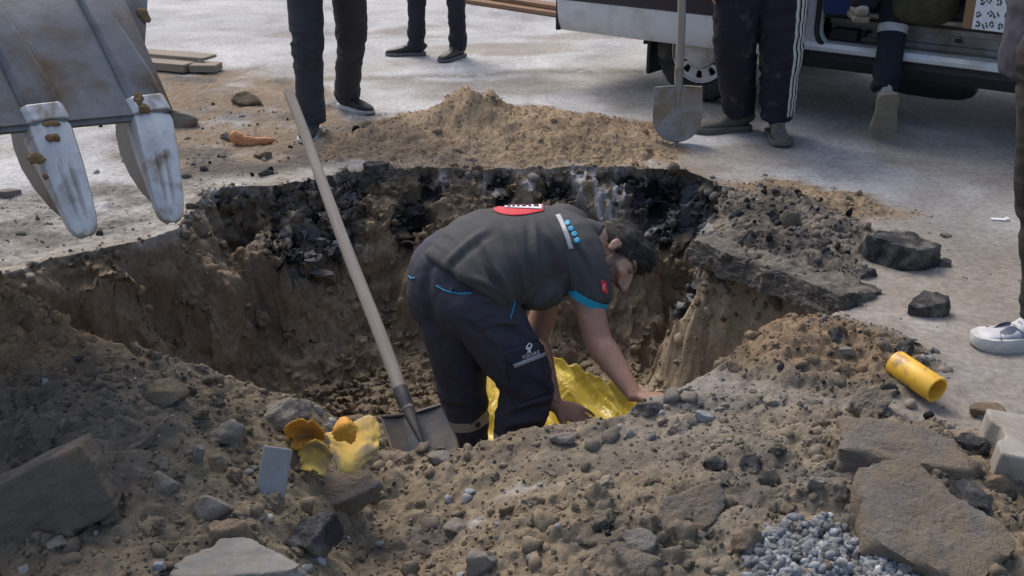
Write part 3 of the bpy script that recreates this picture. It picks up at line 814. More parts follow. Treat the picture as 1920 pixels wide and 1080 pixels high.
rimw = np.exp(-(SD/.035)**2)*((EDGE <= 10) | (EDGE >= 22))
tag(scatter('rim_rubble', vis*cell*rimw, 420, .006, .034, 2.0, 2, 12, (1, 1), .45, 6, MAT_SOIL, (.5, 1.0), [(.20, .155, .105), (.17, .14, .105), (.24, .22, .19), (.16, .13, .095), (.13, .105, .08)]), 'broken clods and crumbs along the ragged rim of the hole', 'rim rubble', kind='stuff')
gp = [hit(*p)[0] for p in ((1440, 1000), (1500, 975), (1580, 990), (1660, 1040), (1740, 1078), (1800, 1120), (1420, 1120), (1425, 1040))]
M_gr = sstep(-.03, .02, poly_sd(XW, YW, [(p.x, p.y) for p in gp]))
tag(scatter('gravel', cell*M_gr, 1700, .005, .0155, .8, 2, 12, (1, 1), .25, 5, MAT_SOIL, (.5, 1.0), [(.24, .25, .265), (.19, .197, .208), (.31, .32, .33), (.13, .134, .14), (.22, .212, .20)]), 'patch of pale crushed gravel at the bottom right', 'gravel', kind='stuff')
# ------------------------------------------------------------------ the van
ALPHA = math.radians(38)
M_WHITE = mat_speckled('van_white_paint', (.54, .565, .59), (.62, .645, .67), 6, .28, .02, .001, (.42, .40, .36), .25, c3scale=3, spec=.5)
M_BLACK = mat_plain('black_plastic', (.018, .019, .022), .55)
M_NAVY = mat_plain('dark_body_trim', (.022, .024, .040), .35)
M_RUBBER = mat_speckled('tyre_rubber', (.016, .016, .017), (.035, .034, .033), 20, .85, .4, .003, (.14, .12, .095), .3)
M_CAP = mat_speckled('hub_cap_silver', (.42, .43, .44), (.52, .53, .54), 12, .45, .1, .001, (.24, .21, .17), .4, metallic=.3)
M_GREYP = mat_speckled('grey_metal', (.23, .24, .255), (.32, .33, .345), 14, .5, .2, .002, (.16, .14, .12), .35, metallic=.3)
M_DARKIN = mat_plain('van_lining', (.05, .05, .052), .8)
M_GLASS = mat_plain('dark_glass', (.012, .014, .016), .08, spec=.6)
M_CARD = mat_speckled('cardboard', (.20, .125, .065), (.25, .16, .085), 20, .9)
M_BLUE = mat_plain('blue_plastic', (.012, .03, .12), .5)
M_SHEET = mat_plain('printed_sheet', (.62, .65, .68), .7)
M_INK = mat_plain('dark_print', (.05, .05, .055), .8)
M_SACK = mat_speckled('sack_cloth', (.035, .033, .022), (.085, .075, .045), 8, .95, .8, .01)

wc = at(1300, 193)
van = empty('van', (wc.x, wc.y, 0), -ALPHA)
tag(van, 'white van parked across the road with its side door slid open', 'van')
XZ = Matrix(((1, 0, 0, 0), (0, 0, 1, 0), (0, 1, 0, 0), (0, 0, 0, 1)))      # outline x, y -> X, Z ; extrusion -> Y
YZ = Matrix(((0, 0, 1, 0), (1, 0, 0, 0), (0, 1, 0, 0), (0, 0, 0, 1)))      # outline x, y -> Y, Z ; extrusion -> X
def arc(cx, cz, r, a0, a1, n=14): return [(cx+r*math.cos(math.radians(a0+(a1-a0)*i/n)), cz+r*math.sin(math.radians(a0+(a1-a0)*i/n))) for i in range(n+1)]
def rrect(x0, y0, x1, y1, r, n=5):
    return arc(x1-r, y1-r, r, 0, 90, n)+arc(x0+r, y1-r, r, 90, 180, n)+arc(x0+r, y0+r, r, 180, 270, n)+arc(x1-r, y0+r, r, 270, 360, n)
side = [(-.90, .42), (-.37, .42)]+arc(0, .30, .385, 161, 19)+[(.40, .42), (.62, .40), (2.36, .40)]+arc(2.75, .30, .385, 161, 19)+[(3.3, .42), (3.42, .55), (3.40, .95), (2.75, 1.08), (2.2, 1.72), (1.9, 1.80), (-.80, 1.80), (-.90, 1.6)]
hole = rrect(.74, .43, 1.98, 1.66, .09)
Geo().prism(side, 0.0, .05, XZ, [hole]).build('side_panel', M_WHITE, van, bevel=.006)
Geo().prism([(p[0], p[1]) for p in side], 1.68, 1.73, XZ).build('side_panel', M_WHITE, van)
g = Geo()
for a, b in zip(rrect(.725, .415, 1.995, 1.675, .10), rrect(.725, .415, 1.995, 1.675, .10)[1:]+rrect(.725, .415, 1.995, 1.675, .10)[:1]):
    g.loft([(a[0], -.006, a[1]), (b[0], -.006, b[1])], .016, n=8, sub=1)
g.build('door_seal', M_BLACK, van)
Geo().box((-.85, .05, 1.76), (1.95, 1.68, 1.80)).build('roof', M_WHITE, van)
Geo().box((-.90, .05, .50), (-.86, 1.68, 1.76)).build('rear_door', M_WHITE, van)
Geo().box((-.97, .02, .36), (-.91, 1.71, .58)).build('rear_bumper', M_BLACK, van, bevel=.02)
Geo().box((3.2, .05, .45), (3.40, 1.68, .95)).build('front_panel', M_WHITE, van)
Geo().box((2.3, .05, .97), (3.2, 1.68, 1.02)).build('bonnet', M_WHITE, van)
wf = Geo(); wf.add([(2.25, .06, 1.70), (2.75, .06, 1.06), (2.75, 1.67, 1.06), (2.25, 1.67, 1.70), (2.22, .06, 1.68), (2.72, .06, 1.04), (2.72, 1.67, 1.04), (2.22, 1.67, 1.68)], [(0,1,2,3),(4,7,6,5),(0,4,5,1),(1,5,6,2),(2,6,7,3),(3,7,4,0)])
wf.build('windscreen', M_GLASS, van)
Geo().box((-.86, .16, .55), (2.05, 1.68, .60)).build('load_floor', mat_speckled('load_floor_grey', (.10, .10, .10), (.17, .165, .16), 8, .8, .4, .003), van)
Geo().box((2.05, .06, .55), (2.09, 1.66, 1.76)).build('bulkhead', M_DARKIN, van)
Geo().box((.0, 1.62, .60), (2.05, 1.66, 1.76)).build('inner_lining', M_DARKIN, van)
ub = Geo(); ub.box((-.8, .30, .33), (3.1, 1.45, .55)); ub.box((.5, .55, .24), (2.3, 1.1, .36)); ub.build('underbody', M_BLACK, van, bevel=.03)
mu = Geo(); mu.loft([(.95, .42, .25), (1.02, .42, .24), (1.42, .42, .24), (1.48, .42, .25)], [.03, .13, .13, .03], [.03, .095, .095, .03], ref=(0, 1, 0)); mu.build('exhaust_silencer', M_BLACK, van)
# sill and step under the sliding door opening
sl = Geo(); sl.prism([(.0, .395), (-.028, .405), (-.032, .425), (-.012, .445), (.06, .447), (.06, .395)], .42, 2.34, YZ); sl.build('sill', M_WHITE, van)
rk = Geo(); rk.prism([(.012, .394), (.0, .36), (.02, .31), (.06, .295), (.14, .295), (.14, .394)], .40, 2.34, YZ); rk.build('rocker_panel', M_BLACK, van)
st = Geo(); st.box((.74, .05, .43), (1.98, .17, .452)); st.build('door_step', M_GREYP, van)
rl = Geo(); rl.prism([(.160, .452), (.130, .452), (.130, .475), (.146, .48), (.146, .53), (.125, .535), (.125, .562), (.16, .562)], .745, 1.975, YZ); rl.build('door_rail', M_GREYP, van)
ft = Geo(); ft.box((.745, .10, .585), (1.975, .158, .606)); ft.build('floor_edge_strip', mat_speckled('worn_aluminium', (.50, .51, .51), (.62, .63, .63), 9, .4, .1, .001, (.2, .18, .15), .4, metallic=.4), van)
for bx in (.95, 1.42, 1.72):
    Geo().box((bx, .118, .50), (bx+.035, .128, .52)).build('rail_bolt', M_BLACK, van, bevel=.004)
hg = Geo(); hg.box((.78, .05, .455), (.93, .125, .52)); hg.loft([(.93, .09, .50), (.97, .09, .50)], .016, n=10, sub=1); hg.build('door_roller_bracket', M_BLACK, van, bevel=.008)
# sliding door pushed back over the rear quarter
sd_ = Geo(); sd_.prism([(-.055, .345), (-.085, .352), (-.112, .40), (-.124, .47), (-.128, .545), (-.055, .545)], -.93, .60, YZ)
sdo = sd_.build('sliding_door', M_WHITE, van, bevel=.006)
dm = Geo(); dm.prism([(-.055, .545), (-.130, .545), (-.140, .56), (-.140, .76), (-.130, .775), (-.055, .775)], -.915, .595, YZ); dm.build('side_moulding', M_NAVY, sdo)
du_ = Geo(); du_.prism([(-.055, .775), (-.130, .775), (-.125, 1.05), (-.08, 1.66), (-.055, 1.66)], -.93, .60, YZ); du_.build('upper_panel', M_WHITE, sdo)
dg_ = Geo(); dg_.prism([(-.09, 1.1), (-.128, 1.1), (-.092, 1.55), (-.07, 1.55)], -.80, .48, YZ); dg_.build('window', M_GLASS, sdo)
de = Geo(); de.box((-.948, -.118, .35), (-.925, -.055, 1.6)); de.build('rubber_edge', M_BLACK, sdo, bevel=.008)
# wheels
def lathe(g, prof, c, axis=1, n=40):
    """profile (r, d) turned about the Y axis at c"""
    b = len(g.v); m = len(prof)
    for i in range(n):
        t = 2*math.pi*i/n
        for r, d in prof: g.v.append((c[0]+r*math.cos(t), c[1]+d, c[2]+r*math.sin(t)))
    for i in range(n):
        for j in range(m-1):
            a = b+i*m+j; e = b+((i+1) % n)*m+j
            g.f.append((a, a+1, e+1, e))
    return g
def wheel(x, y, flip):
    s = -1 if flip else 1; R = .305
    t = Geo(); lathe(t, [(.19, .02*s), (.20, .0*s), (.245, -.012*s), (.283, -.004*s), (.297, .012*s), (.305, .03*s), (.303, .06*s), (.305, .1*s), (.305, .15*s), (.29, .185*s), (.2, .19*s), (.19, .17*s), (.19, .02*s)], (x, y, R), n=64)
    co = np.array(t.v); ang = np.arctan2(co[:, 2]-R, co[:, 0]-x); rad = np.hypot(co[:, 2]-R, co[:, 0]-x)
    k = (rad > .29)*(np.round(ang/(2*math.pi)*64) % 2)*-.007
    co[:, 0] += np.cos(ang)*k; co[:, 2] += np.sin(ang)*k; t.v = [tuple(c) for c in co]
    w = t.build('wheel', M_RUBBER, van)
    h = Geo()
    holes = []
    for i in range(10):
        a0 = 36*i+9
        holes.append([(r*math.cos(math.radians(a)), r*math.sin(math.radians(a))) for r, a in ((.118, a0+2.5), (.158, a0+1), (.164, a0+9), (.158, a0+17), (.118, a0+15.5))])
    M = Matrix.Translation((x, y, R)) @ XZ
    h.prism([(.182*math.cos(2*math.pi*i/48), .182*math.sin(2*math.pi*i/48)) for i in range(48)], .012*s, .024*s, M, holes)
    lathe(h, [(.192, .018*s), (.190, .0*s), (.182, .0*s), (.178, .012*s)], (x, y, R), n=48)
    lathe(h, [(.108, .012*s), (.10, -.002*s), (.06, -.012*s), (.0001, -.014*s)], (x, y, R), n=40)
    hc = h.build('hub_cap', M_CAP, w, bevel=.002)
    hb = Geo(); lathe(hb, [(.19, .06*s), (.0001, .06*s)], (x, y, R)); hb.build('rim', M_BLACK, w)
    return w
wheel(0, .035, False); wheel(2.75, .035, False); wheel(0, 1.695, True); wheel(2.75, 1.695, True)
ml = Geo()
ml.box((-.42, .06, .28), (.42, .30, .68)); 
Geo().prism(arc(0, .30, .40, 0, 180)+arc(0, .30, .385, 180, 0), .05, .30, XZ).build('wheel_arch', M_BLACK, van)
Geo().box((-.375, .05, .12), (-.345, .27, .45)).build('mud_flap', M_BLACK, van, bevel=.01)
Geo().box((.40, .06, .24), (.47, .20, .42)).build('jacking_bracket', M_BLACK, van, bevel=.01)

def van_local(p): return van.matrix_basis.inverted() @ p
van.rotation_euler = (0, 0, -ALPHA); bpy.context.view_layer.update()
VM = Matrix.Translation((wc.x, wc.y, 0)) @ Matrix.Rotation(-ALPHA, 4, 'Z')
# load in the van
def on_floor(px, py): return at(px, py, .607)
p = on_floor(1846, 58); bx = empty('cardboard_box', p, -ALPHA-.12); tag(bx, 'brown cardboard box with a white printed sheet inside the van', 'box')
Geo().box((-.115, .0, 0), (.14, .24, .30)).build('carton', M_CARD, bx, bevel=.004)
sh = Geo().box((-.062, -.006, .004), (.135, -.002, .285)).build('printed_sheet', M_SHEET, bx)
ink = Geo(); rr = random.Random(4)
for (ix, iz) in ((-.035, .03), (.0, .025), (.03, .035), (.075, .03), (-.04, .075), (.015, .085), (.045, .08), (.095, .085), (-.03, .135), (.0, .145), (.05, .14), (.09, .15), (-.03, .2), (.02, .21), (.07, .2)):
    for k in range(6):
        a = 2*math.pi*k/6+rr.random(); r = .008+.004*rr.random(); c = (ix+r*math.cos(a), iz+r*math.sin(a)*1.1)
        ink.prism([(c[0]+.0045*math.cos(q), c[1]+.0055*math.sin(q)) for q in np.linspace(0, 2*math.pi, 7)[:-1]], -.0080, -.0064, XZ)
ink.build('print_marks', M_INK, sh)['kind'] = 'stuff'
p = on_floor(1757, 47); sk = Geo(); sk.ball((0, .16, .11), (.17, .14, .14)); sk.ball((.05, .16, .2), (.11, .11, .10)); sk.ball((-.09, .14, .08), (.10, .1, .09))
me = sk.skin(.012, 6); displace(me, lambda c, n: .02*fbm(c[:, 0], c[:, 1], c[:, 2], 9, 4)); so_ = link('sack', me, M_SACK); so_.location = p; tag(so_, 'dark lumpy sack on the van floor beside the cardboard box', 'sack')
p = on_floor(1577, 30); cr = empty('crate', (p.x, p.y+.05, p.z), -ALPHA); tag(cr, 'blue plastic crate just inside the van doorway', 'crate')
cg = Geo(); cg.prism(rrect(-.09, 0, .09, .24, .02), 0, .02, Matrix.Identity(4)); cg.prism(rrect(-.09, 0, .09, .24, .02), .02, .22, Matrix.Identity(4), [rrect(-.08, .01, .08, .23, .015)]); cg.build('tub', M_BLUE, cr)
Geo().prism(rrect(-.1, -.01, .1, .25, .02), .20, .225, Matrix.Identity(4), [rrect(-.079, .011, .079, .229, .015)]).build('rim', M_BLUE, cr)

# ------------------------------------------------------------------ excavator bucket
M_STEEL = mat_speckled('worn_tooth_steel', (.40, .40, .40), (.62, .615, .60), 14, .42, .35, .002, (.21, .135, .07), .26, c3scale=11, metallic=.3, stretch=(1, 1, .35))
M_BUCK = mat_speckled('bucket_steel', (.11, .11, .112), (.22, .22, .22), 7, .38, .4, .003, (.12, .075, .04), .34, c3scale=5, metallic=.2, stretch=(1, 1, .4))
M_MUD = mat_speckled('caked_mud', (.13, .08, .04), (.22, .14, .075), 30, .97, .9, .006)
a0 = pd(88, 240, 2.42); b0 = pd(163, 444, 2.38); tv = (b0-a0).normalized(); TL = (b0-a0).length
wv = (pd(281, 222, 2.42+.145)-a0); wv = (wv - tv*wv.dot(tv)).normalized(); nv_ = tv.cross(wv).normalized()
if nv_.dot(CD) > 0: nv_ = -nv_
BM = Matrix(((wv.x, tv.x, nv_.x, 0), (wv.y, tv.y, nv_.y, 0), (wv.z, tv.z, nv_.z, 0), (0, 0, 0, 1)))
bucket = empty('excavator_bucket', a0); bucket.rotation_euler = BM.to_euler() if BM.determinant() > 0 else BM.to_euler()
FL = 1 if BM.determinant() > 0 else -1
# local frame: x across the lip, y down along the teeth, z out of the bucket face
BMX = Matrix((wv*1.0, tv, wv.cross(tv))).transposed().to_4x4(); BMX.translation = a0
ZS = 1.0 if wv.cross(tv).dot(nv_) > 0 else -1.0
bucket.matrix_basis = BMX
tag(bucket, 'grey steel excavator bucket with worn bright teeth hanging at the left', 'excavator bucket')
rt_ = pd(281, 222, 2.42+.145)-a0; SP = rt_.dot(wv); RT = rt_.dot(tv)
def sections(g, secs, closed=True):
    m = len(secs[0]); b = len(g.v)
    for s in secs: g.v += [(x, y, z*ZS) for x, y, z in s]
    for i in range(len(secs)-1):
        for j in range(m):
            a = b+i*m+j; e = b+i*m+(j+1) % m
            g.f.append((a, e, e+m, a+m))
    g.f.append(tuple(range(b, b+m))); g.f.append(tuple(range(b+(len(secs)-1)*m, b+len(secs)*m)))
    return g
def tooth_sec(y, hw, zf, zb, gr):
    xs = [-1, -.86, -.40, -.24, -.08, .08, .24, .40, .86, 1]; zz = [zf-.020, zf-.007, zf, zf-gr, zf+.001-gr*.1, zf+.001-gr*.1, zf-gr, zf, zf-.007, zf-.020]
    return [(x*hw, y, z) for x, z in zip(xs, zz)]+[(hw*.95, y, zb+.006), (hw*.8, y, zb), (-hw*.8, y, zb), (-hw*.95, y, zb+.006)]
def tooth(x, y, turn=0.0):
    g = Geo(); L = TL; ct, st_ = math.cos(turn), math.sin(turn)
    prof = [(0, .047, .030, -.038, 0), (.04, .050, .034, -.04, 0), (.25, .0485, .031, -.034, 0), (.34, .0475, .030, -.030, .002), (.5, .045, .027, -.022, .010), (.7, .041, .022, -.012, .010), (.84, .037, .018, -.006, .005), (.92, .032, .015, -.003, .001), (.97, .023, .012, 0, 0), (1.0, .008, .008, .003, 0)]
    sections(g, [tooth_sec(y+q[0]*L, q[1], q[2], q[3], q[4]) for q in prof])
    g.v = [(vx*ct-(vy-y)*st_+x, vx*st_+(vy-y)*ct+y, vz) for vx, vy, vz in g.v]
    t = g.build('tooth', M_STEEL, bucket, bevel=.003, angle=40)
    nz = Geo(); sections(nz, [[(-hw, y+q*L, zf), (hw, y+q*L, zf), (hw*.9, y+q*L, zb), (-hw*.9, y+q*L, zb)] for q, hw, zf, zb in ((-.3, .045, .0, -.12), (-.1, .047, .0, -.15), (.1, .0475, .0, -.145), (.35, .045, .0, -.115), (.6, .040, .005, -.07), (.80, .034, .008, -.02))])
    nz.v = [(vx*ct-(vy-y)*st_+x, vx*st_+(vy-y)*ct+y, vz) for vx, vy, vz in nz.v]; nz.build('adapter_nose', M_BUCK, t, bevel=.008, angle=40)
    ad = Geo()
    def box_sec(yy, hw, zf, zb, dx=0): return [(dx-hw, yy, zf-.012), (dx-hw*.75, yy, zf), (dx+hw*.75, yy, zf), (dx+hw, yy, zf-.012), (dx+hw, yy, zb), (dx-hw, yy, zb)]
    sections(ad, [box_sec(y+.012, .043, .026, -.034), box_sec(y-.02, .046, .036, -.036), box_sec(y-.10, .045, .036, -.036, -.006), box_sec(y-.22, .037, .026, -.036, -.02), box_sec(y-.34, .028, .012, -.036, -.035), box_sec(y-.44, .022, -.02, -.036, -.045)])
    ad.v = [(vx+x, vy, vz) for vx, vy, vz in ad.v]
    a = ad.build('tooth_adapter', M_BUCK, bucket, bevel=.004, angle=40)
    wl = Geo(); sections(wl, [box_sec(y-.004, .0475, .0385, .0), box_sec(y-.02, .0475, .0385, .0, -.001), box_sec(y-.045, .0470, .0375, .0, -.003)])
    wl.v = [(vx+x, vy, vz) for vx, vy, vz in wl.v]
    wl.build('bright_wear_face', M_STEEL, a, bevel=.003, angle=40)
    return t
for k in (1, 0, -1, -2): tooth(SP*k, RT*k, .15 if k == 1 else 0.0)
# shell: lip plate that curves up and back, closed by two side plates
prof = [(0.0, -.005), (-.10, -.012), (-.22, -.02), (-.36, -.04), (-.50, -.09), (-.62, -.19), (-.69, -.32), (-.70, -.46), (-.66, -.58), (-.56, -.68), (-.44, -.74)]
def shell(g, pr, x0, x1, th, slope):
    P = np.array(pr, float); d = np.gradient(P, axis=0); d /= np.linalg.norm(d, axis=1)[:, None]; nn = np.stack([-d[:, 1], d[:, 0]], 1)
    n = len(P); b = len(g.v)
    for x in (x0, x1):
        for sgn in (0, -1):
            for i in range(n):
                q = P[i]+nn[i]*th*sgn
                g.v.append((x, q[0]+slope*x, q[1]*ZS))
    def id_(e, s, i): return b+e*2*n+s*n+i
    for i in range(n-1):
        for s in (0, 1): g.f.append((id_(0, s, i), id_(1, s, i), id_(1, s, i+1), id_(0, s, i+1)))
        for e in (0, 1): g.f.append((id_(e, 0, i), id_(e, 1, i), id_(e, 1, i+1), id_(e, 0, i+1)))
    for i in (0, n-1): g.f.append((id_(0, 0, i), id_(1, 0, i), id_(1, 1, i), id_(0, 1, i)))
    return g
XL, XR = -2*SP-.06, SP+.052
sg = shell(Geo(), prof, XL, XR, .03, RT/SP); sg.build('shell', M_BUCK, bucket, angle=30)
lg = shell(Geo(), [(.008, .004), (-.03, .006), (-.09, .0)], XL, XR, .012, RT/SP); lg.build('cutting_lip', M_BUCK, bucket)
for x in (XL, XR-.022):
    sp_ = Geo(); ol = [(y+RT/SP*x, z*ZS) for y, z in prof]
    sp_.prism(ol, x, x+.022, Matrix(((0, 0, 1, 0), (1, 0, 0, 0), (0, 1, 0, 0), (0, 0, 0, 1)))); sp_.build('side_plate', M_BUCK, bucket)
BI = BMX.inverted(); q2 = []
def on_plane(px, py, zc):
    o_ = BI @ Vector((0, 0, CAM_H)); p_ = BI @ pd(px, py, 1.0); return o_+(p_-o_)*((zc-o_.z)/(p_.z-o_.z))
for px, py in ((292, 214), (276, 165), (268, 120), (272, 60), (276, -10), (280, -160), (120, -160), (140, 60), (170, 150), (214, 214)):
    t = on_plane(px, py, -.022*ZS); q2.append((t.x, t.y))
sc = Geo(); sc.prism(q2, -.034*ZS, -.010*ZS, Matrix.Identity(4)); sc.build('side_cutter', M_BUCK, bucket, bevel=.004)
er = Geo(); er.box((-.02, -1.0, -.62*1), (.03, -.62, -.30)) if ZS > 0 else er.box((-.02, -1.0, .30), (.03, -.62, .62))
er.box((-.25, -1.0, -.62), (-.20, -.62, -.30)) if ZS > 0 else er.box((-.25, -1.0, .30), (-.20, -.62, .62)); er.build('hinge_ear', M_BUCK, bucket, bevel=.01)
arm_ = Geo(); z0, z1 = (-.60, -.34) if ZS > 0 else (.34, .60); arm_.box((-.19, -2.4, z0), (-.03, -.85, z1)); arm_.build('dipper_arm', mat_plain('digger_yellow', (.42, .25, .03), .45), bucket, bevel=.02)
for (px, py, rx, ry) in ((97, 257, 13, 10), (66, 295, 16, 12), (268, 26, 11, 20), (262, 190, 12, 26), (118, 46, 22, 16), (185, 105, 10, 24), (95, 232, 16, 5), (85, 330, 5, 6)):
    zf = .034*ZS if py > 225 else (-.009*ZS if py < 140 else .036*ZS); q = on_plane(px, py, zf); md = Geo()
    k = 2.4/FPX; md.ball((q.x, q.y, zf), (rx*k, ry*k*.8, .0038)); md.ball((q.x+rx*k*.5, q.y+ry*k*.5, zf), (rx*k*.6, ry*k*.6, .0032)); md.ball((q.x-rx*k*.4, q.y+ry*k*.6, zf), (rx*k*.4, ry*k*.5, .0032))
    me = md.skin(.0028, 1); displace(me, lambda c, n: .007*fbm(c[:, 0], c[:, 1], c[:, 2], 70, 3)); link('mud_cake', me, M_MUD, bucket)

# ------------------------------------------------------------------ shovels
M_WOOD = mat_speckled('grey_ash_handle', (.25, .215, .18), (.36, .32, .275), 10, .8, .3, .002, (.2, .155, .11), .3, stretch=(5, 5, .5))
M_BLADE = mat_speckled('dusty_blade', (.22, .225, .23), (.36, .365, .37), 14, .55, .4, .002, (.25, .2, .14), .5, c3scale=9, metallic=.35)
M_BLADE2 = mat_speckled('dark_blade', (.05, .053, .056), (.10, .104, .108), 14, .5, .4, .002, (.15, .12, .09), .4, c3scale=9, metallic=.4)
def shovel(label, foot, top, face, hr=.019, bl=.30, bw=.25, mb=None, over=1.0, hr1=None):
    """foot: tip of the blade, top: end of the handle, face: way the blade looks"""
    z = (top-foot).normalized(); y = -(face - z*face.dot(z)).normalized(); x = y.cross(z)
    root = empty('shovel', foot); root.matrix_basis = Matrix(((x.x, y.x, z.x, foot.x), (x.y, y.y, z.y, foot.y), (x.z, y.z, z.z, foot.z), (0, 0, 0, 1)))
    tag(root, label, 'shovel', 'shovels'); L = (top-foot).length
    nu, nv = 24, 26; vs_ = []; fs = []
    for j in range(nv+1):
        v = j/nv
        hw = bw/2*(1.0 if v > .55 else math.sqrt(max(0, 1-((.55-v)/.55)**2.3))*1.0)*(1-.05*max(0, v-.55)/.45)
        hw = max(hw, .004)
        for i in range(nu+1):
            u = -1+2*i/nu
            rib = .010*math.exp(-(u/.16)**2)*min(1, max(0, (v-.25)/.4))
            yy = -.028*u*u*(hw/(bw/2))**2 + .022*(1-v)**2*-1 - rib*1.0 + (.0 if v < .97 else -.0)
            vs_.append((u*hw, yy, v*bl))
    for j in range(nv):
        for i in range(nu): a = j*(nu+1)+i; fs.append((a, a+1, a+nu+2, a+nu+1))
    b = link('blade', mesh_np('blade', np.array(vs_), np.array(fs)), mb or M_BLADE, root)
    s = b.modifiers.new('thick', 'SOLIDIFY'); s.thickness = .0032
    sk = Geo(); sk.loft([(0, -.014, bl*.55), (0, -.012, bl*.78), (0, -.004, bl*.98), (0, 0, bl+.05), (0, 0, bl+.10)], [.006, .013, .019, hr+.002, hr+.002], [.004, .009, .016, hr+.002, hr+.002], ref=(1, 0, 0)); sk.build('socket', mb or M_BLADE, b)
    ro = Geo(); ro.loft([(-bw*.47, .0-.024, bl), (-.02, -.004, bl+.002), (.02, -.004, bl+.002), (bw*.47, -.024, bl)], .005, n=8); ro.build('foot_edge', mb or M_BLADE, b)
    hd = Geo(); h1 = hr1 or hr*.92
    hd.loft([(0, 0, bl+.02), (.002, 0, bl+.3), (-.003, .001, (bl+L)/2), (.002, 0, L-.2), (0, 0, L-.01), (0, 0, L)], [hr, hr, (hr+h1)/2, h1, h1, h1*.8], n=16, ref=(1, 0, 0)); hd.build('handle', M_WOOD, root)
    return root
h0 = pd(757, 748, 3.40); h1 = pd(541, 172, 4.12); ax = (h0-h1).normalized()
shovel('long wooden shovel stuck in the hole, leaning left beside the bending worker', h0+ax*.31, h1, Vector((.45, -.85, .35)), .0225, .25, .215, M_BLADE2, hr1=.0195)
f2 = at(1267, 266, .0); t2 = f2+Vector((-.03, -.06, 1.32))
shovel('dusty shovel held upright with its blade on the road before the van', f2+Vector((0, 0, .003)), t2, Vector((-.05, -1, .1)), .021, .295, .255)

# ------------------------------------------------------------------ plastics
M_PIPE = mat_speckled('yellow_pipe', (.72, .40, .035), (.80, .47, .05), 6, .42, .1, .001, (.24, .15, .07), .34, c3scale=16, spec=.45)
e1, q1 = hit(1758, 768); rp = .0385
p1 = pd(1757, 732, q1-.01); p0 = pd(1677, 694, q1+.125)
p0.z = max(p0.z, gz(p0.x, p0.y)+rp*.6); dv_ = (p1-p0); dl = dv_.length; dv_.normalize()
pg = Geo(); m = 28; X_ = dv_.cross(Vector((0, 0, 1))).normalized(); Y_ = X_.cross(dv_)
prf = [(0, rp-.006), (0, rp-.001), (.002, rp), (dl-.002, rp), (dl, rp-.001), (dl, rp-.0065), (dl-.002, rp-.0075), (.0, rp-.0075), (0, rp-.006)]
for i in range(m):
    t = 2*math.pi*i/m
    for d, r in prf: pg.v.append(tuple(p0+dv_*d+(X_*math.cos(t)+Y_*math.sin(t))*r))
k = len(prf)
for i in range(m):
    for j in range(k-1): a = i*k+j; e = ((i+1) % m)*k+j; pg.f.append((a, a+1, e+1, e))
tag(pg.build('plastic_pipe', M_PIPE, smooth=True, angle=30), 'short cut length of yellow plastic pipe on the right rim', 'pipe')

def sheet(name, label, cat, fn, nu, nv, mat, keep=None, thick=.001):
    vs_ = []; fs = []; kp = {}
    for j in range(nv+1):
        for i in range(nu+1):
            u, v = i/nu, j/nv; kp[(i, j)] = True if keep is None else keep(u, v); vs_.append(tuple(fn(u, v)))
    for j in range(nv):
        for i in range(nu):
            if kp[(i, j)] and kp[(i+1, j)] and kp[(i, j+1)] and kp[(i+1, j+1)]: a = j*(nu+1)+i; fs.append((a, a+1, a+nu+2, a+nu+1))
    g = Geo(); g.v = vs_; g.f = fs; me = g.mesh(name, fixn=False)
    bm = bmesh.new(); bm.from_mesh(me); bmesh.ops.delete(bm, geom=[v for v in bm.verts if not v.link_faces], context='VERTS'); bm.to_mesh(me); bm.free()
    o = link(name, me, mat); s = o.modifiers.new('thick', 'SOLIDIFY'); s.thickness = thick
    return tag(o, label, cat) if label else o

# yellow film spread on the floor of the hole
m, nt, b = newmat('yellow_film')
v = coords(nt); f = noise(nt, v, 5, 4, .6, 1.0)
nt.links.new(ramp(nt, f, [(.35, (.80, .56, .03)), (.65, (.92, .74, .15))]), b.inputs['Base Color']); b.inputs['Roughness'].default_value = .28; b.inputs['Specular IOR Level'].default_value = .6
tr = N(nt, 'ShaderNodeBsdfTranslucent', Color=(.75, .62, .08, 1)); mx = N(nt, 'ShaderNodeMixShader', Fac=.25)
nt.links.new(b.outputs[0], mx.inputs[1]); nt.links.new(tr.outputs[0], mx.inputs[2]); nt.links.new(mx.outputs[0], nt.nodes['Material Output'].inputs['Surface'])
bump(nt, b, noise(nt, v, 13, 3, .55, 1.6), .5, .02); M_FILM = m
q00, q10, q01, q11 = pd(870, 880, 3.86), pd(1195, 860, 3.72), pd(880, 668, 4.12), pd(1195, 752, 3.92)
def film(u, v):
    p = q00.lerp(q10, u).lerp(q01.lerp(q11, u), v)
    top = pd(880+315*u, 668+84*u**1.3-26*math.exp(-((u-.48)/.22)**2), 4.12-.2*u)
    p = p.lerp(top, v**3)
    n = float(fbm(np.array([u*5+v*2.]), np.array([v*3.]), 2.2, 1.0, 3)[0]); r = float(fbm(np.array([u*14+v*7]), np.array([v*2.]), 5., 1., 2)[0])
    return p+Vector((0, -.01, 1))*(.040*n+.05*abs(r))
sheet('plastic_film', 'shiny yellow plastic film crumpled on the floor behind the worker legs', 'plastic film', film, 70, 40, M_FILM)

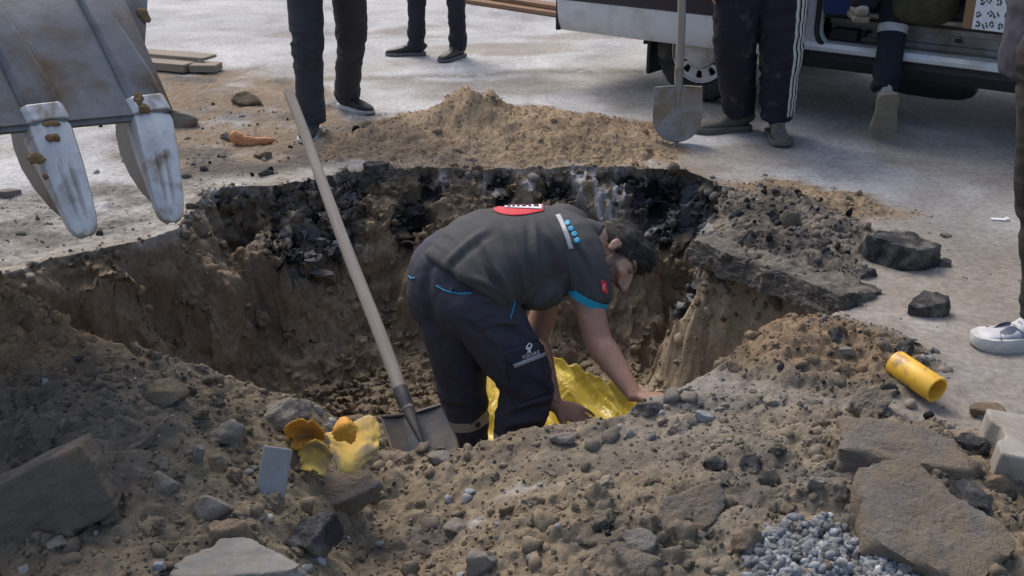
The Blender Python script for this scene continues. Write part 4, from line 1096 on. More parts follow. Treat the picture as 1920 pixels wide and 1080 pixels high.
# torn stiff yellow sheet on the rubble
M_TORN = mat_speckled('torn_yellow_sheet', (.55, .36, .075), (.70, .49, .13), 9, .75, .4, .003, (.26, .20, .13), .38, c3scale=16)
M_TORN2 = mat_speckled('orange_sheet', (.55, .24, .03), (.66, .34, .05), 9, .7, .4, .003, (.30, .22, .12), .25, c3scale=14)
cy, dy = hit(625, 880); ys = dy/FPX
torn = empty('torn_sheet', cy); tag(torn, 'torn curling yellow plastic sheet lying on the rubble left of the worker', 'torn sheet')
def tp(px, py, toward=0.0):
    p = pd(px, py, dy-.075-toward); return p-cy
def flap(name, rows, mat, seed, th=.003):
    """rows of (px, py, toward camera) control points, lofted smoothly, with ragged edges"""
    R = np.array([[list(tp(*q)) for q in r] for r in rows]); nr, nc = R.shape[:2]; NU, NV = 34, 26
    def cr(A, t):
        n = len(A); x = t*(n-1); i = min(int(x), n-2); f = x-i
        g = lambda k: A[k] if 0 <= k < n else (2*A[0]-A[1] if k < 0 else 2*A[-1]-A[-2])
        a, b, c, d = g(i-1), g(i), g(i+1), g(i+2)
        return .5*(2*b+(-a+c)*f+(2*a-5*b+4*c-d)*f*f+(-a+3*b-3*c+d)*f**3)
    def fn(u, v):
        c = cr(np.array([cr(R[k], u) for k in range(nr)]), v)
        e = .005*fbm(np.array([u*6+seed]), np.array([v*6.]), 1., 1., 3)[0]
        return Vector(c)+Vector((e, -e*1.5, e))
    def keep(u, v):
        e = min(u, 1-u, v, 1-v); return e > .05+.09*float(fbm(np.array([u*7+seed*3]), np.array([v*7.]), seed, 1., 3)[0])
    o = sheet(name, None, None, fn, NU, NV, mat, keep, th); o.parent = torn; return o
flap('curled_flap', [[(528, 800, .0), (550, 784, .05), (580, 780, .07), (608, 806, .04)], [(532, 822, .0), (560, 812, -.03), (590, 816, -.03), (612, 822, .01)], [(536, 850, .0), (560, 846, .03), (592, 830, .06), (612, 836, .03)]], M_TORN2, 1.)
flap('front_flap', [[(560, 838, .0), (585, 822, .07), (610, 828, .08), (628, 858, .03)], [(556, 866, .02), (585, 846, .02), (608, 852, .03), (622, 872, .04)], [(562, 884, .03), (582, 892, .08), (606, 900, .08), (616, 872, .05)]], M_TORN, 2.)
flap('main_flap', [[(596, 812, .0), (640, 800, .0), (690, 770, -.02), (716, 798, .0)], [(606, 826, .03), (650, 826, .02), (690, 812, .02), (716, 824, .02)], [(614, 848, .05), (655, 862, .06), (690, 846, .06), (712, 838, .04)], [(630, 878, .06), (646, 900, .07), (680, 876, .07), (708, 850, .05)]], M_TORN, 3.)
flap('rolled_flap', [[(622, 806, .05), (640, 782, .06), (655, 784, .08), (672, 802, .06)], [(622, 816, .07), (640, 800, .11), (655, 804, .11), (670, 815, .08)], [(628, 826, .05), (640, 832, .07), (656, 834, .07), (666, 826, .05)]], M_TORN2, 4.)

# torn orange pipe end on the far rim
M_ORANGE = mat_speckled('faded_orange', (.42, .17, .07), (.56, .27, .13), 20, .7, .5, .004, (.16, .10, .06), .3)
c0, d0 = hit(470, 272); k = d0/FPX
og = Geo(); og.loft([Vector(((x-470)*k, (dz)*k, (272-y)*k)) for x, y, dz in ((432, 252, 0), (440, 256, 0), (455, 262, -2), (475, 265, -2), (495, 265, 2), (508, 264, 4), (518, 263, 5))], [.018, .035, .033, .026, .022, .012, .003], [.014, .030, .026, .020, .016, .008, .003])
me = og.skin(.006, 2); displace(me, lambda c, n: .014*fbm(c[:, 0], c[:, 1], c[:, 2], 22, 4))
oo = link('torn_pipe', me, M_ORANGE); oo.location = c0; tag(oo, 'crumpled faded orange pipe scrap lying on the dirt of the far rim', 'pipe scrap')

# timber stacked at the kerb far behind
M_TIMB = mat_speckled('brown_timber', (.15, .085, .05), (.26, .155, .09), 8, .85, .4, .003, stretch=(.25, 5, 5))
for k, nm in enumerate(('nearest the road', 'second from the road', 'on top of the stack')):
    a, b_ = at(880, 5, .0), at(1085, 36, .0); L = 1.7; g = Geo(); g.box((-L/2, -.07, 0), (L/2, .07, .035))
    o = g.build('timber_plank', M_TIMB, bevel=.003); mm = (a+b_)/2
    o.location = (mm.x+.03*k, mm.y+(0, .19, .10)[k], (.004, .004, .043)[k]); o.rotation_euler = (0, 0, math.atan2(b_.y-a.y, b_.x-a.x)+(.0, .03, -.03)[k])
    tag(o, 'brown timber plank behind the van, '+nm, 'plank', 'timber planks stacked behind the van')
# ------------------------------------------------------------------ people
def mat_cloth(name, c, rough=.85, var=.18, dust=None, damt=.25):
    return mat_speckled(name, tuple(x*(1-var) for x in c), tuple(x*(1+var) for x in c), 9, rough, .25, .0015, dust, damt, c3scale=7, spec=.25)
def mat_skin():
    m, nt, b = newmat('skin')
    a = N(nt, 'ShaderNodeAttribute', attribute_name='Col'); v = coords(nt)
    g = ramp(nt, noise(nt, v, 40, 5, .6), [(.3, .86), (.7, 1.12)])
    nt.links.new(mixc(nt, a.outputs['Color'], g, 1.0, 'MULTIPLY'), b.inputs['Base Color'])
    b.inputs['Roughness'].default_value = .55; b.inputs['Specular IOR Level'].default_value = .35
    b.inputs['Subsurface Weight'].default_value = .12; b.inputs['Subsurface Radius'].default_value = (.01, .004, .002)
    bump(nt, b, noise(nt, v, 180, 4, .6), .2, .001)
    return m
MAT_SKIN = mat_skin()
SKIN = (.40, .235, .165)
M_HAIR = mat_speckled('dark_hair', (.010, .009, .008), (.035, .032, .030), 60, .6, .8, .004, (.09, .088, .085), .2, c3scale=18, stretch=(1, 1, 1))
M_GREYHAIR = M_HAIR
M_EYE = mat_plain('eye', (.14, .12, .11), .4)
M_LACE = mat_plain('shoe_lace', (.35, .34, .33), .8)
M_LACEB = mat_plain('black_lace', (.03, .03, .03), .8)

def put(o, root):
    o.parent = root; o.location = -Vector(root.location); return o

def hand(G, W, f, pn, s, curl=.25, k=1.0, spread=.0):
    """palm and five fingers: wrist, towards the fingertips, palm side, thumb side"""
    f = f.normalized(); pn = (pn-f*pn.dot(f)).normalized(); s = (s-f*s.dot(f)-pn*s.dot(pn)).normalized()
    G.loft([W-f*.02, W+f*.01*k, W+f*.045*k, W+f*.085*k, W+f*.098*k], [.027*k, .029*k, .038*k, .041*k, .030*k], [.019*k, .019*k, .016*k, .014*k, .008*k], ref=s, n=16)
    for i, (L, r) in enumerate(((.072, .0092), (.082, .0095), (.076, .0092), (.060, .0082))):
        o = (.031-.0205*i)*k; c = W+f*(.086 if i in (1, 2) else .081)*k+s*o; d = (f+s*(.10-.065*i+spread*(1.5-i))).normalized(); pts = [c-d*.015]; ang = curl*(.6+.2*i*.3)
        rad = [r*k]; cur = d
        for q, fr in enumerate((.0, .42, .33, .25)):
            if q: c = c+cur*L*k*fr
            pts.append(c); rad.append(r*k*(1-.12*q))
            cur = (cur*math.cos(ang)+pn*math.sin(ang)).normalized()
        pts.append(c+cur*.004); rad.append(r*k*.35)
        G.loft(pts, rad, n=10, ref=s, sub=2)
    c = W+f*.022*k+s*.024*k; d = (f*.72+s*.62+pn*.25).normalized(); d2 = (f*.9+s*.25+pn*.25).normalized()
    G.loft([c, c+d*.03*k, c+d*.05*k+d2*.004, c+d*.05*k+d2*.032*k, c+d*.05*k+d2*.038*k], [.014*k, .0125*k, .0105*k, .0085*k, .003], n=10, ref=pn, sub=2)

def head(G, B):
    """B: 4x4, x to the right ear, y out of the face, z to the crown, origin between the ears"""
    R3 = B.to_3x3(); P = lambda x, y, z: B @ Vector((x, y, z))
    G.ball(P(0, -.008, .048), (.074, .095, .082), R3, 24, 16)
    G.ball(P(0, .038, -.015), (.062, .058, .085), R3, 20, 14)
    G.ball(P(0, .052, -.078), (.044, .042, .032), R3, 16, 10)
    G.ball(P(0, .068, -.098), (.022, .020, .018), R3)
    G.ball(P(0, .074, .038), (.052, .016, .012), R3)
    for s in (-1, 1):
        G.ball(P(.034*s, .070, -.018), (.022, .020, .020), R3)
        G.ball(P(.074*s, -.004, .002), (.007, .015, .027), R3); G.ball(P(.079*s, -.013, .009), (.005, .010, .019), R3)
    G.loft([P(0, .088, .028), P(0, .100, .008), P(0, .112, -.014), P(0, .116, -.026), P(0, .100, -.034)], [.007, .009, .013, .016, .012], [.010, .012, .014, .013, .008], ref=R3 @ Vector((1, 0, 0)), n=12)
    G.ball(P(0, .090, -.056), (.024, .012, .007), R3); G.ball(P(0, .089, -.068), (.021, .011, .008), R3)

def hair(B, root, mat, seed=1):
    R3 = B.to_3x3(); P = lambda x, y, z: B @ Vector((x, y, z)); g = Geo()
    g.ball(P(0, -.014, .058), (.082, .100, .084), R3, 28, 18); g.ball(P(0, .040, .086), (.066, .062, .058), R3, 20, 14); g.ball(P(0, .066, .104), (.050, .036, .028), R3, 18, 12); g.ball(P(0, -.056, -.004), (.064, .052, .066), R3, 20, 14); g.ball(P(0, -.060, -.045), (.050, .034, .045), R3, 20, 14)
    me = g.skin(.005, 4); Bi = np.array(B.inverted())
    def f(c, n):
        l = c @ Bi[:3, :3].T+Bi[:3, 3]
        return .0035*fbm(l[:, 0]*2.2, l[:, 1]*.4, l[:, 2]*.8, 55, 3)+.002*fbm(l[:, 0], l[:, 1], l[:, 2], 120, 2)
    displace(me, f)
    co, no = get_co(me), get_no(me); r = np.random.default_rng(seed); ids = r.choice(len(co), 2200)
    vs_, fs = [], []
    back = np.array(R3 @ Vector((0, .9, .1)))
    for i in ids:
        p = co[i]; n = no[i]; t = back-n*back.dot(n)+r.normal(0, .16, 3); t /= np.linalg.norm(t); sd = np.cross(t, n); L = r.uniform(.018, .04); w = .0012
        b = len(vs_); vs_ += [p-sd*w-n*.002, p+sd*w-n*.002, p+n*.003+t*L*.5-sd*w*.7, p+n*.003+t*L*.5+sd*w*.7, p+t*L+n*.004]
        fs += [(b, b+1, b+3, b+2), (b+2, b+3, b+4)]
    g2 = Geo(); g2.v = [tuple(c) for c in co]; g2.f = [tuple(p.vertices) for p in me.polygons]; g2.add(vs_, fs)
    o = link('hair', g2.mesh('hair', fixn=False), mat); put(o, root); return o

def shoe(root, heel, fwd, L, upper_m, sole_m, lace_m, up=Vector((0, 0, 1)), high=0.0, chunky=.026, panel=None, w=1.0):
    fwd = fwd.normalized(); up = (up-fwd*up.dot(fwd)).normalized(); sd = fwd.cross(up)
    P = lambda x, y, z: heel+sd*x*w+fwd*y*L+up*z
    ys = [0.0, .04, .14, .28, .42, .56, .70, .84, .94, .99]
    hw = [.022, .031, .036, .036, .037, .041, .045, .042, .031, .012]
    tp_ = [.070, .088+high*.6, .100+high, .098+high, .082+high*.3, .066, .056, .048, .038, .022]
    g = Geo(); b = chunky*.8
    g.loft([P(0, y, b+(t-b)/2+.0) for y, t in zip(ys, tp_)], hw, [max(.006, (t-b)/2+.004) for t in tp_], ref=sd, n=24, power=2.4)
    g.loft([P(0, .16, .075), P(0, .17, .10+high), P(0, .175, .118+high)], [.036, .037, .038], [.046, .047, .048], ref=sd, n=20)
    me = g.skin(.005, 5); displace(me, lambda c, n: .0025*fbm(c[:, 0], c[:, 1], c[:, 2], 30, 3))
    u = put(link('shoe', me, upper_m), root)
    out = []
    oy = [-.02, 0.0, .06, .2, .38, .55, .70, .85, .96, 1.0]; ow = [.016, .030, .037, .038, .036, .042, .048, .045, .030, .012]
    pts = [(x, y) for y, x in zip(oy, ow)]+[(-x, y) for y, x in reversed(list(zip(oy, ow)))]
    s = Geo(); m = len(pts); lay = [(0.0, .96), (chunky*.35, 1.02), (chunky*.8, 1.03), (chunky, .98)]
    for z, k in lay:
        for x, y in pts: s.v.append(tuple(P(x*k, .49+(y-.49)*(1+(k-1)*.3), z+(.012*max(0, (y-.8)/.2)**2 if z == 0 else 0))))
    for i in range(len(lay)-1):
        for j in range(m): a = i*m+j; e = i*m+(j+1) % m; s.f.append((a, e, e+m, a+m))
    s.f.append(tuple(range(m))); s.f.append(tuple(range(3*m, 4*m)))
    so = s.build('sole', sole_m); put(so, root); so.parent = u; so.location = (0, 0, 0)
    l = Geo()
    for q in range(5):
        y = .33+.055*q; z = float(np.interp(y, ys, tp_))+.004; x = .020-.001*q
        l.loft([P(-x, y, z-.006), P(0, y+.012, z+.002), P(x, y, z-.006)], .0032, n=6); 
    for sg in (-1, 1): l.loft([P(0, .31, .105+high*.8), P(.016*sg, .30, .112+high*.8), P(.024*sg, .34, .100+high*.6), P(.006*sg, .33, .10+high*.7)], .0026, n=6)
    me = l.mesh('laces'); lo = link('laces', me, lace_m); put(lo, root); lo.parent = u; lo.location = (0, 0, 0)
    lo['kind'] = 'stuff'
    if panel is not None:
        for a, c, sg in ((.10, .34, -1), (.10, .34, 1), (.46, .78, -1), (.46, .78, 1)):
            pg_ = Geo()
            if 1:
                yy = np.linspace(a, c, 9)
                for y in yy:
                    hwv = float(np.interp(y, ys, hw)); t = float(np.interp(y, ys, tp_)); mid = (y-a)/(c-a)
                    for z, kx in ((b+.004, 1.035), (b+.012+.030*math.sin(math.pi*mid), 1.03)):
                        zc = b+(t-b)/2; rr = max(.006, (t-b)/2+.004); xx = hwv*kx*max(.05, 1-abs((z-zc)/rr)**2.4)**(1/2.4)
                        pg_.v.append(tuple(P(sg*(xx+.0012), y, z)))
                o_ = len(pg_.v)-18
                for q in range(8): pg_.f.append((o_+2*q, o_+2*q+1, o_+2*q+3, o_+2*q+2))
            po_ = pg_.build('side_panel', panel); put(po_, root); po_.parent = u; po_.location = (0, 0, 0)
    return u

def leg_geo(G, hip, knee, ankle, r, ref=Vector((1, 0, 0)), hem=.02):
    """r: radii at hip, mid thigh, knee, calf, ankle"""
    m1 = hip.lerp(knee, .5); m2 = knee.lerp(ankle, .45); end = ankle+(ankle-knee).normalized()*hem
    G.loft([hip+(hip-knee).normalized()*.05, hip, m1, knee, m2, ankle.lerp(knee, .06), end], [r[0]*.8, r[0], r[1], r[2], r[3], r[4], r[4]*1.02], n=22, ref=ref, sub=4)

def cloth_folds(me, spots, base=.003, f=(9, 9, 26)):
    """creases: spots (centre, reach, strength)"""
    def fn(c, n):
        w = np.full(len(c), base)
        for p, r, a in spots: w += a*np.exp(-((c-np.array(p))**2).sum(1)/(r*r))
        k = fbm(c[:, 0]*f[0], c[:, 1]*f[1], c[:, 2]*f[2], 1.0, 3, .5)
        ridge = 1-np.abs(k)*2.4
        return w*(.7*ridge+.6*k)
    return displace(me, fn)

def creases(me, lines, w=.016):
    """hand-placed folds: ((px, py), (px, py), depth); a ridge with a valley beside it, only on the near side"""
    def fn(c, n):
        u = c @ np.array(CX); dd = c @ np.array(CD)-CAM_H*(-SN)*1.0
        rel = c-np.array((0, 0, CAM_H)); dep = rel @ np.array(CD); px = 960+FPX*(rel @ np.array(CX))/dep; py = 540+FPX*(rel @ np.array(CY))/dep
        out = np.zeros(len(c)); front = sstep(.25, -.2, n @ np.array(CD))
        for a, b, h in lines:
            ax_, ay_ = a; bx_, by_ = b; L = math.hypot(bx_-ax_, by_-ay_); tx, ty = (bx_-ax_)/L, (by_-ay_)/L
            s = (px-ax_)*tx+(py-ay_)*ty; q = (-(px-ax_)*ty+(py-ay_)*tx)+4*np.sin(s/L*3.0); k = q/(FPX*w/3.6)
            fade = sstep(-.15*L, .25*L, s)*sstep(1.15*L, .75*L, s)
            out += h*fade*(np.exp(-k*k)-.8*np.exp(-(k-1.7)**2))
        return out*front
    return displace(me, fn)

def standing(label, legs, M, skin=SKIN, hands=(None, None), seed=1, upright=True, facing=None, lean=Vector((0, 0, 0))):
    """legs: two dicts hip knee ankle heel fwd; M: materials"""
    pel = (legs[0]['hip']+legs[1]['hip'])/2; g0 = Vector((pel.x, pel.y, min(legs[0]['ankle'].z, legs[1]['ankle'].z)-.09))
    root = empty('person', g0); tag(root, label, 'person')
    fw = facing.normalized(); rt = Vector((fw.y, -fw.x, 0))
    G = Geo(); r = M.get('r', [.095, .085, .068, .064, .060])
    for L in legs: leg_geo(G, L['hip'], L['knee'], L['ankle'], L.get('r', r))
    G.loft([pel+Vector((0, 0, -.10)), pel+Vector((0, 0, -.02)), pel+Vector((0, 0, .09)), pel+Vector((0, 0, .15))], [.09, .165, .165, .155], [.08, .115, .115, .11], ref=rt, n=22)
    me = G.skin(.0085, 4)
    sp = []
    for L in legs:
        sp += [(L['knee'], .12, .015), (L['ankle']+Vector((0, 0, .07)), .10, .017), (L['hip'], .14, .010)]
    cloth_folds(me, sp, .010, (7, 7, 15)); tr = put(link('trousers', me, M['trousers']), root)
    for L in legs:
        shoe(root, L['heel'], L['fwd'], L.get('len', .29), M['shoe'], M['sole'], M['lace'], up=L.get('up', Vector((0, 0, 1))), high=M.get('high', 0), chunky=M.get('chunky', .026), panel=M.get('panel'), w=L.get('w', M.get('w', 1.12)))
    # upper body
    ch = pel+lean+Vector((0, 0, .36)); nk = pel+lean*1.3+Vector((0, 0, .58))
    J = Geo(); hem = M.get('hem', .04)
    J.loft([pel+Vector((0, 0, hem)), pel+Vector((0, 0, hem+.08)), pel.lerp(ch, .5)+Vector((0, 0, .04)), ch, pel+lean*1.2+Vector((0, 0, .50)), nk+Vector((0, 0, -.03))], [.165, .175, .175, .195, .185, .07], [.125, .13, .125, .13, .11, .065], ref=rt, n=24)
    K = Geo()
    K.loft([pel, ch, nk, nk+Vector((0, 0, .10))], [.10, .12, .055, .055], [.08, .09, .055, .055], ref=rt)
    for i, L in enumerate(legs):
        K.loft([pel, L['hip'], L['knee'], L['ankle'], L['ankle']+Vector((0, 0, -.05))], [.07, .06, .045, .035, .032]); K.ball(L['ankle']+L['fwd'].normalized()*.05+Vector((0, 0, -.05)), .028)
    for i, s in enumerate((-1, 1)):
        S = pel+lean*1.2+Vector((0, 0, .49))+rt*.185*s
        Hn = hands[i] if hands[i] is not None else S+Vector((0, 0, -.56))+rt*.05*s+fw*.05
        d = (Hn-S); dist = d.length; up_, lo = .29, .25; dist = min(dist, up_+lo-.005); dd = d.normalized(); Hn = S+dd*dist
        a = (up_**2-lo**2+dist**2)/(2*dist); h = math.sqrt(max(0, up_**2-a*a)); bend = (-fw*.8+rt*.3*s+Vector((0, 0, -.4))); bend = (bend-dd*bend.dot(dd)).normalized()
        E = S+dd*a+bend*h
        J.loft([S-rt*.05*s, S, S.lerp(E, .5), E, E.lerp(Hn, .55), E.lerp(Hn, .95)], [.07, .075, .062, .055, .05, .045], n=16)
        K.loft([S-rt*.1*s, S, E, Hn], [.05, .045, .036, .027])
        hand(K, Hn, (Hn-E).normalized() if hands[i] is None else M.get('handdir', (Hn-E).normalized()), rt*-s if hands[i] is None else M.get('palm', rt*-s), fw if hands[i] is None else Vector((0, 0, 1)), .35 if hands[i] is None else .85)
    me = J.skin(.010, 4); cloth_folds(me, [], .007, (9, 9, 14)); put(link('jacket', me, M['jacket']), root)
    if 'cuff' in M: pass
    hb = Matrix(((rt.x, fw.x, 0, 0), (rt.y, fw.y, 0, 0), (0, 0, 1, 0), (0, 0, 0, 1))); hb.translation = nk+Vector((0, 0, .17))+fw*.02
    head(K, hb); me = K.skin(.0058, 3); set_col(me, np.tile(np.array(skin), (len(me.vertices), 1))); put(link('body', me, MAT_SKIN), root)
    hair(hb, root, M_HAIR, seed)
    return root, tr

def V(x, y, z): return Vector((x, y, z))
def leg_at(px, py, fwd, knee_px, hip, ln=.29, ank=.085, heel_back=.25, kz=None):
    """shoe: pixel of the middle of the sole on the ground"""
    fwd = fwd.normalized(); c = at(px, py, 0.0); c.z = max(gz(c.x, c.y)-.006, 0) if abs(c.x) < 2.3 else 0.0
    heel = c-fwd*ln*.5; ank_ = heel+fwd*ln*.22+V(0, 0, ank)
    return dict(heel=heel, ankle=ank_, fwd=fwd, len=ln, hip=hip, knee=knee_px)

# --- man standing at the far left rim, facing the camera
Mt = mat_cloth('charcoal_jeans', (.042, .044, .052)); Ms = mat_plain('black_sneaker', (.016, .017, .019), .7); Msole = mat_speckled('white_sole', (.38, .38, .37), (.52, .52, .5), 12, .7, .2, .002, (.2, .17, .13), .3)
Mj = mat_cloth('dark_jacket', (.03, .03, .035))
fA = at(582, 268); fB = at(668, 212)
pe = V((fA.x+fB.x)/2+.015, (fA.y+fB.y)/2-.02, .93)
L1 = leg_at(582, 258, V(-.02, -1, 0), None, pe+V(-.105, -.03, 0)); L1['knee'] = L1['ankle'].lerp(L1['hip'], .48)+V(.0, -.035, 0)
L2 = leg_at(668, 208, V(.72, -.70, 0), None, pe+V(.105, .03, 0)); L2['knee'] = L2['ankle'].lerp(L2['hip'], .48)+V(.03, -.03, 0)
standing('person in charcoal jeans and black sneakers standing at the rim behind the leaning shovel', [L1, L2], dict(trousers=Mt, shoe=Ms, sole=Msole, lace=M_LACEB, jacket=Mj, r=[.098, .090, .078, .072, .068]), facing=V(.15, -1, 0), seed=2)

# --- person far behind on the road
Mt = mat_cloth('black_trousers', (.024, .027, .035)); Ms = mat_plain('black_leather', (.022, .022, .022), .5); Mso = mat_plain('dark_sole', (.10, .10, .11), .7)
fA = at(760, 105); fB = at(848, 113); pe = V((fA.x+fB.x)/2+.10, (fA.y+fB.y)/2+.06, .92)
L1 = leg_at(760, 104, V(-1, -.08, 0), None, pe+V(-.10, .0, 0)); L1['knee'] = L1['ankle'].lerp(L1['hip'], .48)+V(-.02, -.03, 0)
L2 = leg_at(847, 112, V(-.52, -.85, 0), None, pe+V(.10, .0, 0)); L2['knee'] = L2['ankle'].lerp(L2['hip'], .48)+V(.0, -.03, 0)
standing('person in black trousers and black shoes standing far back on the road', [L1, L2], dict(trousers=Mt, shoe=Ms, sole=Mso, lace=M_LACEB, jacket=Mj, r=[.095, .082, .066, .058, .055]), facing=V(-.5, -.85, 0), seed=3)

# --- man with the upright shovel, navy track trousers with white stripes
Mt = mat_cloth('navy_track_trousers', (.017, .017, .028), .8, dust=(.09, .08, .075), damt=.05); Ms = mat_speckled('dusty_work_shoe', (.075, .068, .058), (.13, .12, .105), 12, .85, .4, .003, (.17, .145, .115), .4); Mso = mat_plain('grey_sole', (.10, .095, .085), .8)
fA = at(1352, 256); fB = at(1458, 278); pe = V((fA.x+fB.x)/2-.0, (fA.y+fB.y)/2+.06, .90)
L1 = leg_at(1352, 247, V(-1, -.22, 0), None, pe+V(-.105, .0, 0), .325, .125); L1['knee'] = L1['ankle'].lerp(L1['hip'], .48)+V(-.03, -.03, 0)
L2 = leg_at(1458, 264, V(-.04, -1, 0), None, pe+V(.105, .0, 0), .30, .125); L2['knee'] = L2['ankle'].lerp(L2['hip'], .48)+V(.0, -.03, 0)
sh_t = f2.lerp(t2, .80)
p3, tr3 = standing('person in navy track trousers with white stripes holding the upright shovel', [L1, L2], dict(trousers=Mt, shoe=Ms, sole=Mso, lace=M_LACEB, jacket=Mj, r=[.125, .122, .105, .096, .080], high=.045, chunky=.034, w=1.3, handdir=V(-.3, -.95, .1), palm=V(-1, 0, 0)), facing=V(-.25, -1, 0), seed=4, hands=(sh_t+V(.04, .09, 0) if True else None, None))
M_STRIPE = mat_plain('white_stripe', (.55, .54, .50), .8)
def bvh_of(o):
    me = o.data; return BVHTree.FromPolygons([tuple(c) for c in get_co(me)], [tuple(p.vertices) for p in me.polygons])
bt = bvh_of(tr3); k_ = L2
for s in range(3):
    g = Geo(); prev = None
    for q in range(60):
        t = q/59; c = k_['hip'].lerp(k_['knee'], t/.5) if t < .5 else k_['knee'].lerp(k_['ankle'], (t-.5)/.5)
        ring = []
        for e in (-1, 1):
            a = math.radians(-50+15*(s-1)+4.2*e); d = V(math.cos(a), math.sin(a), 0)
            h = bt.ray_cast(c+d*.35, -d)
            ring.append((h[0]+h[1]*.0018) if h[0] is not None else c+d*.09)
        b = len(g.v); g.v += [tuple(x) for x in ring]
        if q: g.f.append((b-2, b-1, b+1, b))
    so = g.build('side_stripe', M_STRIPE); so.parent = tr3; so.location = (0, 0, 0)
    sm = so.modifiers.new('t', 'SOLIDIFY'); sm.thickness = .002; sm.offset = 0

# --- person stepping into the van
Mt = mat_cloth('navy_work_trousers', (.013, .015, .024)); Ms = mat_plain('light_grey_shoe', (.30, .29, .27), .8); Mso = mat_speckled('tan_sole', (.19, .165, .125), (.25, .22, .17), 18, .85, .5, .003)
toe = at(1654, 264, .0); fdir = V(.10, .33, -.94).normalized()
hl = toe - fdir*.27 + V(0, -.0, .01)
up4 = V(.05, .94, .33)
pe = V(toe.x+.03, toe.y+.30, 1.0)
L1 = dict(heel=hl, fwd=fdir, up=up4, len=.27, w=1.45, ankle=hl+fdir*.05+up4.normalized()*.10+V(0, 0, .035), hip=pe+V(.10, -.06, 0), knee=V(toe.x+.035, toe.y+.17, .60))
fl = on_floor(1622, 42)
L2 = dict(heel=fl-V(.02, .0, 0), fwd=V(.2, 1, 0), len=.27, ankle=fl+V(0, .06, .09), hip=pe+V(-.09, .06, .02), knee=fl+V(.05, .10, .50))
p4, tr4 = standing('person stepping up into the van, one pale shoe sole showing', [L1, L2], dict(trousers=Mt, shoe=Ms, sole=Mso, lace=M_LACE, jacket=Mj, r=[.10, .086, .068, .064, .062]), facing=V(.35, .94, 0), seed=5)
bt = bvh_of(tr4); g = Geo(); c = L1['ankle'].lerp(L1['knee'], .84); axd = (L1['knee']-L1['ankle']).normalized(); n = 28
for q in range(n):
    a = 2*math.pi*q/n; d = V(math.cos(a), math.sin(a), 0); d = (d-axd*d.dot(axd)).normalized()
    for off in (-.022, .022):
        cc = c+axd*off; h = bt.ray_cast(cc+d*.3, -d); g.v.append(tuple(h[0]+h[1]*.002 if h[0] is not None else cc+d*.07))
for q in range(n): a = 2*q; b = 2*((q+1) % n); g.f.append((a, a+1, b+1, b))
M_REFL = mat_plain('reflective_tape', (.36, .36, .37), .5)
so = g.build('reflective_band', M_REFL); so.parent = tr4; so.location = (0, 0, 0)

# --- person at the right picture edge, white sneaker
Mt = mat_cloth('brown_black_trousers', (.034, .031, .028), dust=(.075, .068, .058), damt=.2); Ms = mat_speckled('white_sneaker', (.50, .51, .54), (.62, .63, .66), 14, .6, .2, .002, (.38, .37, .37), .3); Mso = mat_speckled('white_foam_sole', (.60, .60, .58), (.70, .70, .68), 10, .6, .1, .001, (.32, .29, .25), .25)
c = at(1826, 652, .0); L1 = dict(heel=V(c.x+.285, c.y+.02, max(0, gz(c.x+.14, c.y)-.004)), fwd=V(-1, -.05, 0), len=.295)
L1['ankle'] = L1['heel']+V(-.07, 0, .115); pe = L1['heel']+V(-.17, .08, .94); L1['hip'] = pe+V(-.03, -.10, 0); L1['knee'] = L1['ankle'].lerp(L1['hip'], .5)+V(-.02, -.01, 0)
hl = L1['heel']+V(.42, .20, 0); L2 = dict(heel=hl, fwd=V(-.9, .3, 0), len=.295, ankle=hl+V(-.07, .02, .115), hip=pe+V(.02, .10, 0)); L2['knee'] = L2['ankle'].lerp(L2['hip'], .5)+V(-.03, 0, 0)
standing('person at the right edge in dark trousers and a white sneaker', [L1, L2], dict(trousers=Mt, shoe=Ms, sole=Mso, lace=M_LACE, jacket=mat_cloth('purple_grey_jacket', (.045, .042, .058)), r=[.105, .095, .080, .072, .066], chunky=.046, high=.035, w=1.2, panel=mat_plain('grey_suede', (.22, .23, .27), .8), hem=-.10), facing=V(-1, .0, 0), seed=6, hands=(pe+V(.03, -.04, .26), pe+V(.03, .04, .26)))

# ------------------------------------------------------------------ the worker in the hole
J = {k: pd(*v) for k, v in dict(pel=(868, 515, 3.50), hipR=(892, 552, 3.46), hipL=(838, 535, 3.60), kneeR=(985, 715, 3.60), ankR=(962, 885, 3.68), kneeL=(868, 735, 3.74), ankL=(884, 905, 3.86),
     shR=(1078, 472, 3.56), shL=(1062, 428, 3.88), elR=(1122, 640, 3.52), wrR=(1190, 742, 3.40), elL=(1004, 640, 3.86), wrL=(1040, 760, 3.66), neck=(1108, 447, 3.74)).items()}
wroot = empty('person', V(J['pel'].x, J['pel'].y, min(J['ankR'].z, J['ankL'].z)-.09))
tag(wroot, 'worker in grey shirt and navy work trousers bending down in the hole', 'person')
WF = V(.76, .65, 0).normalized(); WR = V(WF.y, -WF.x, 0)
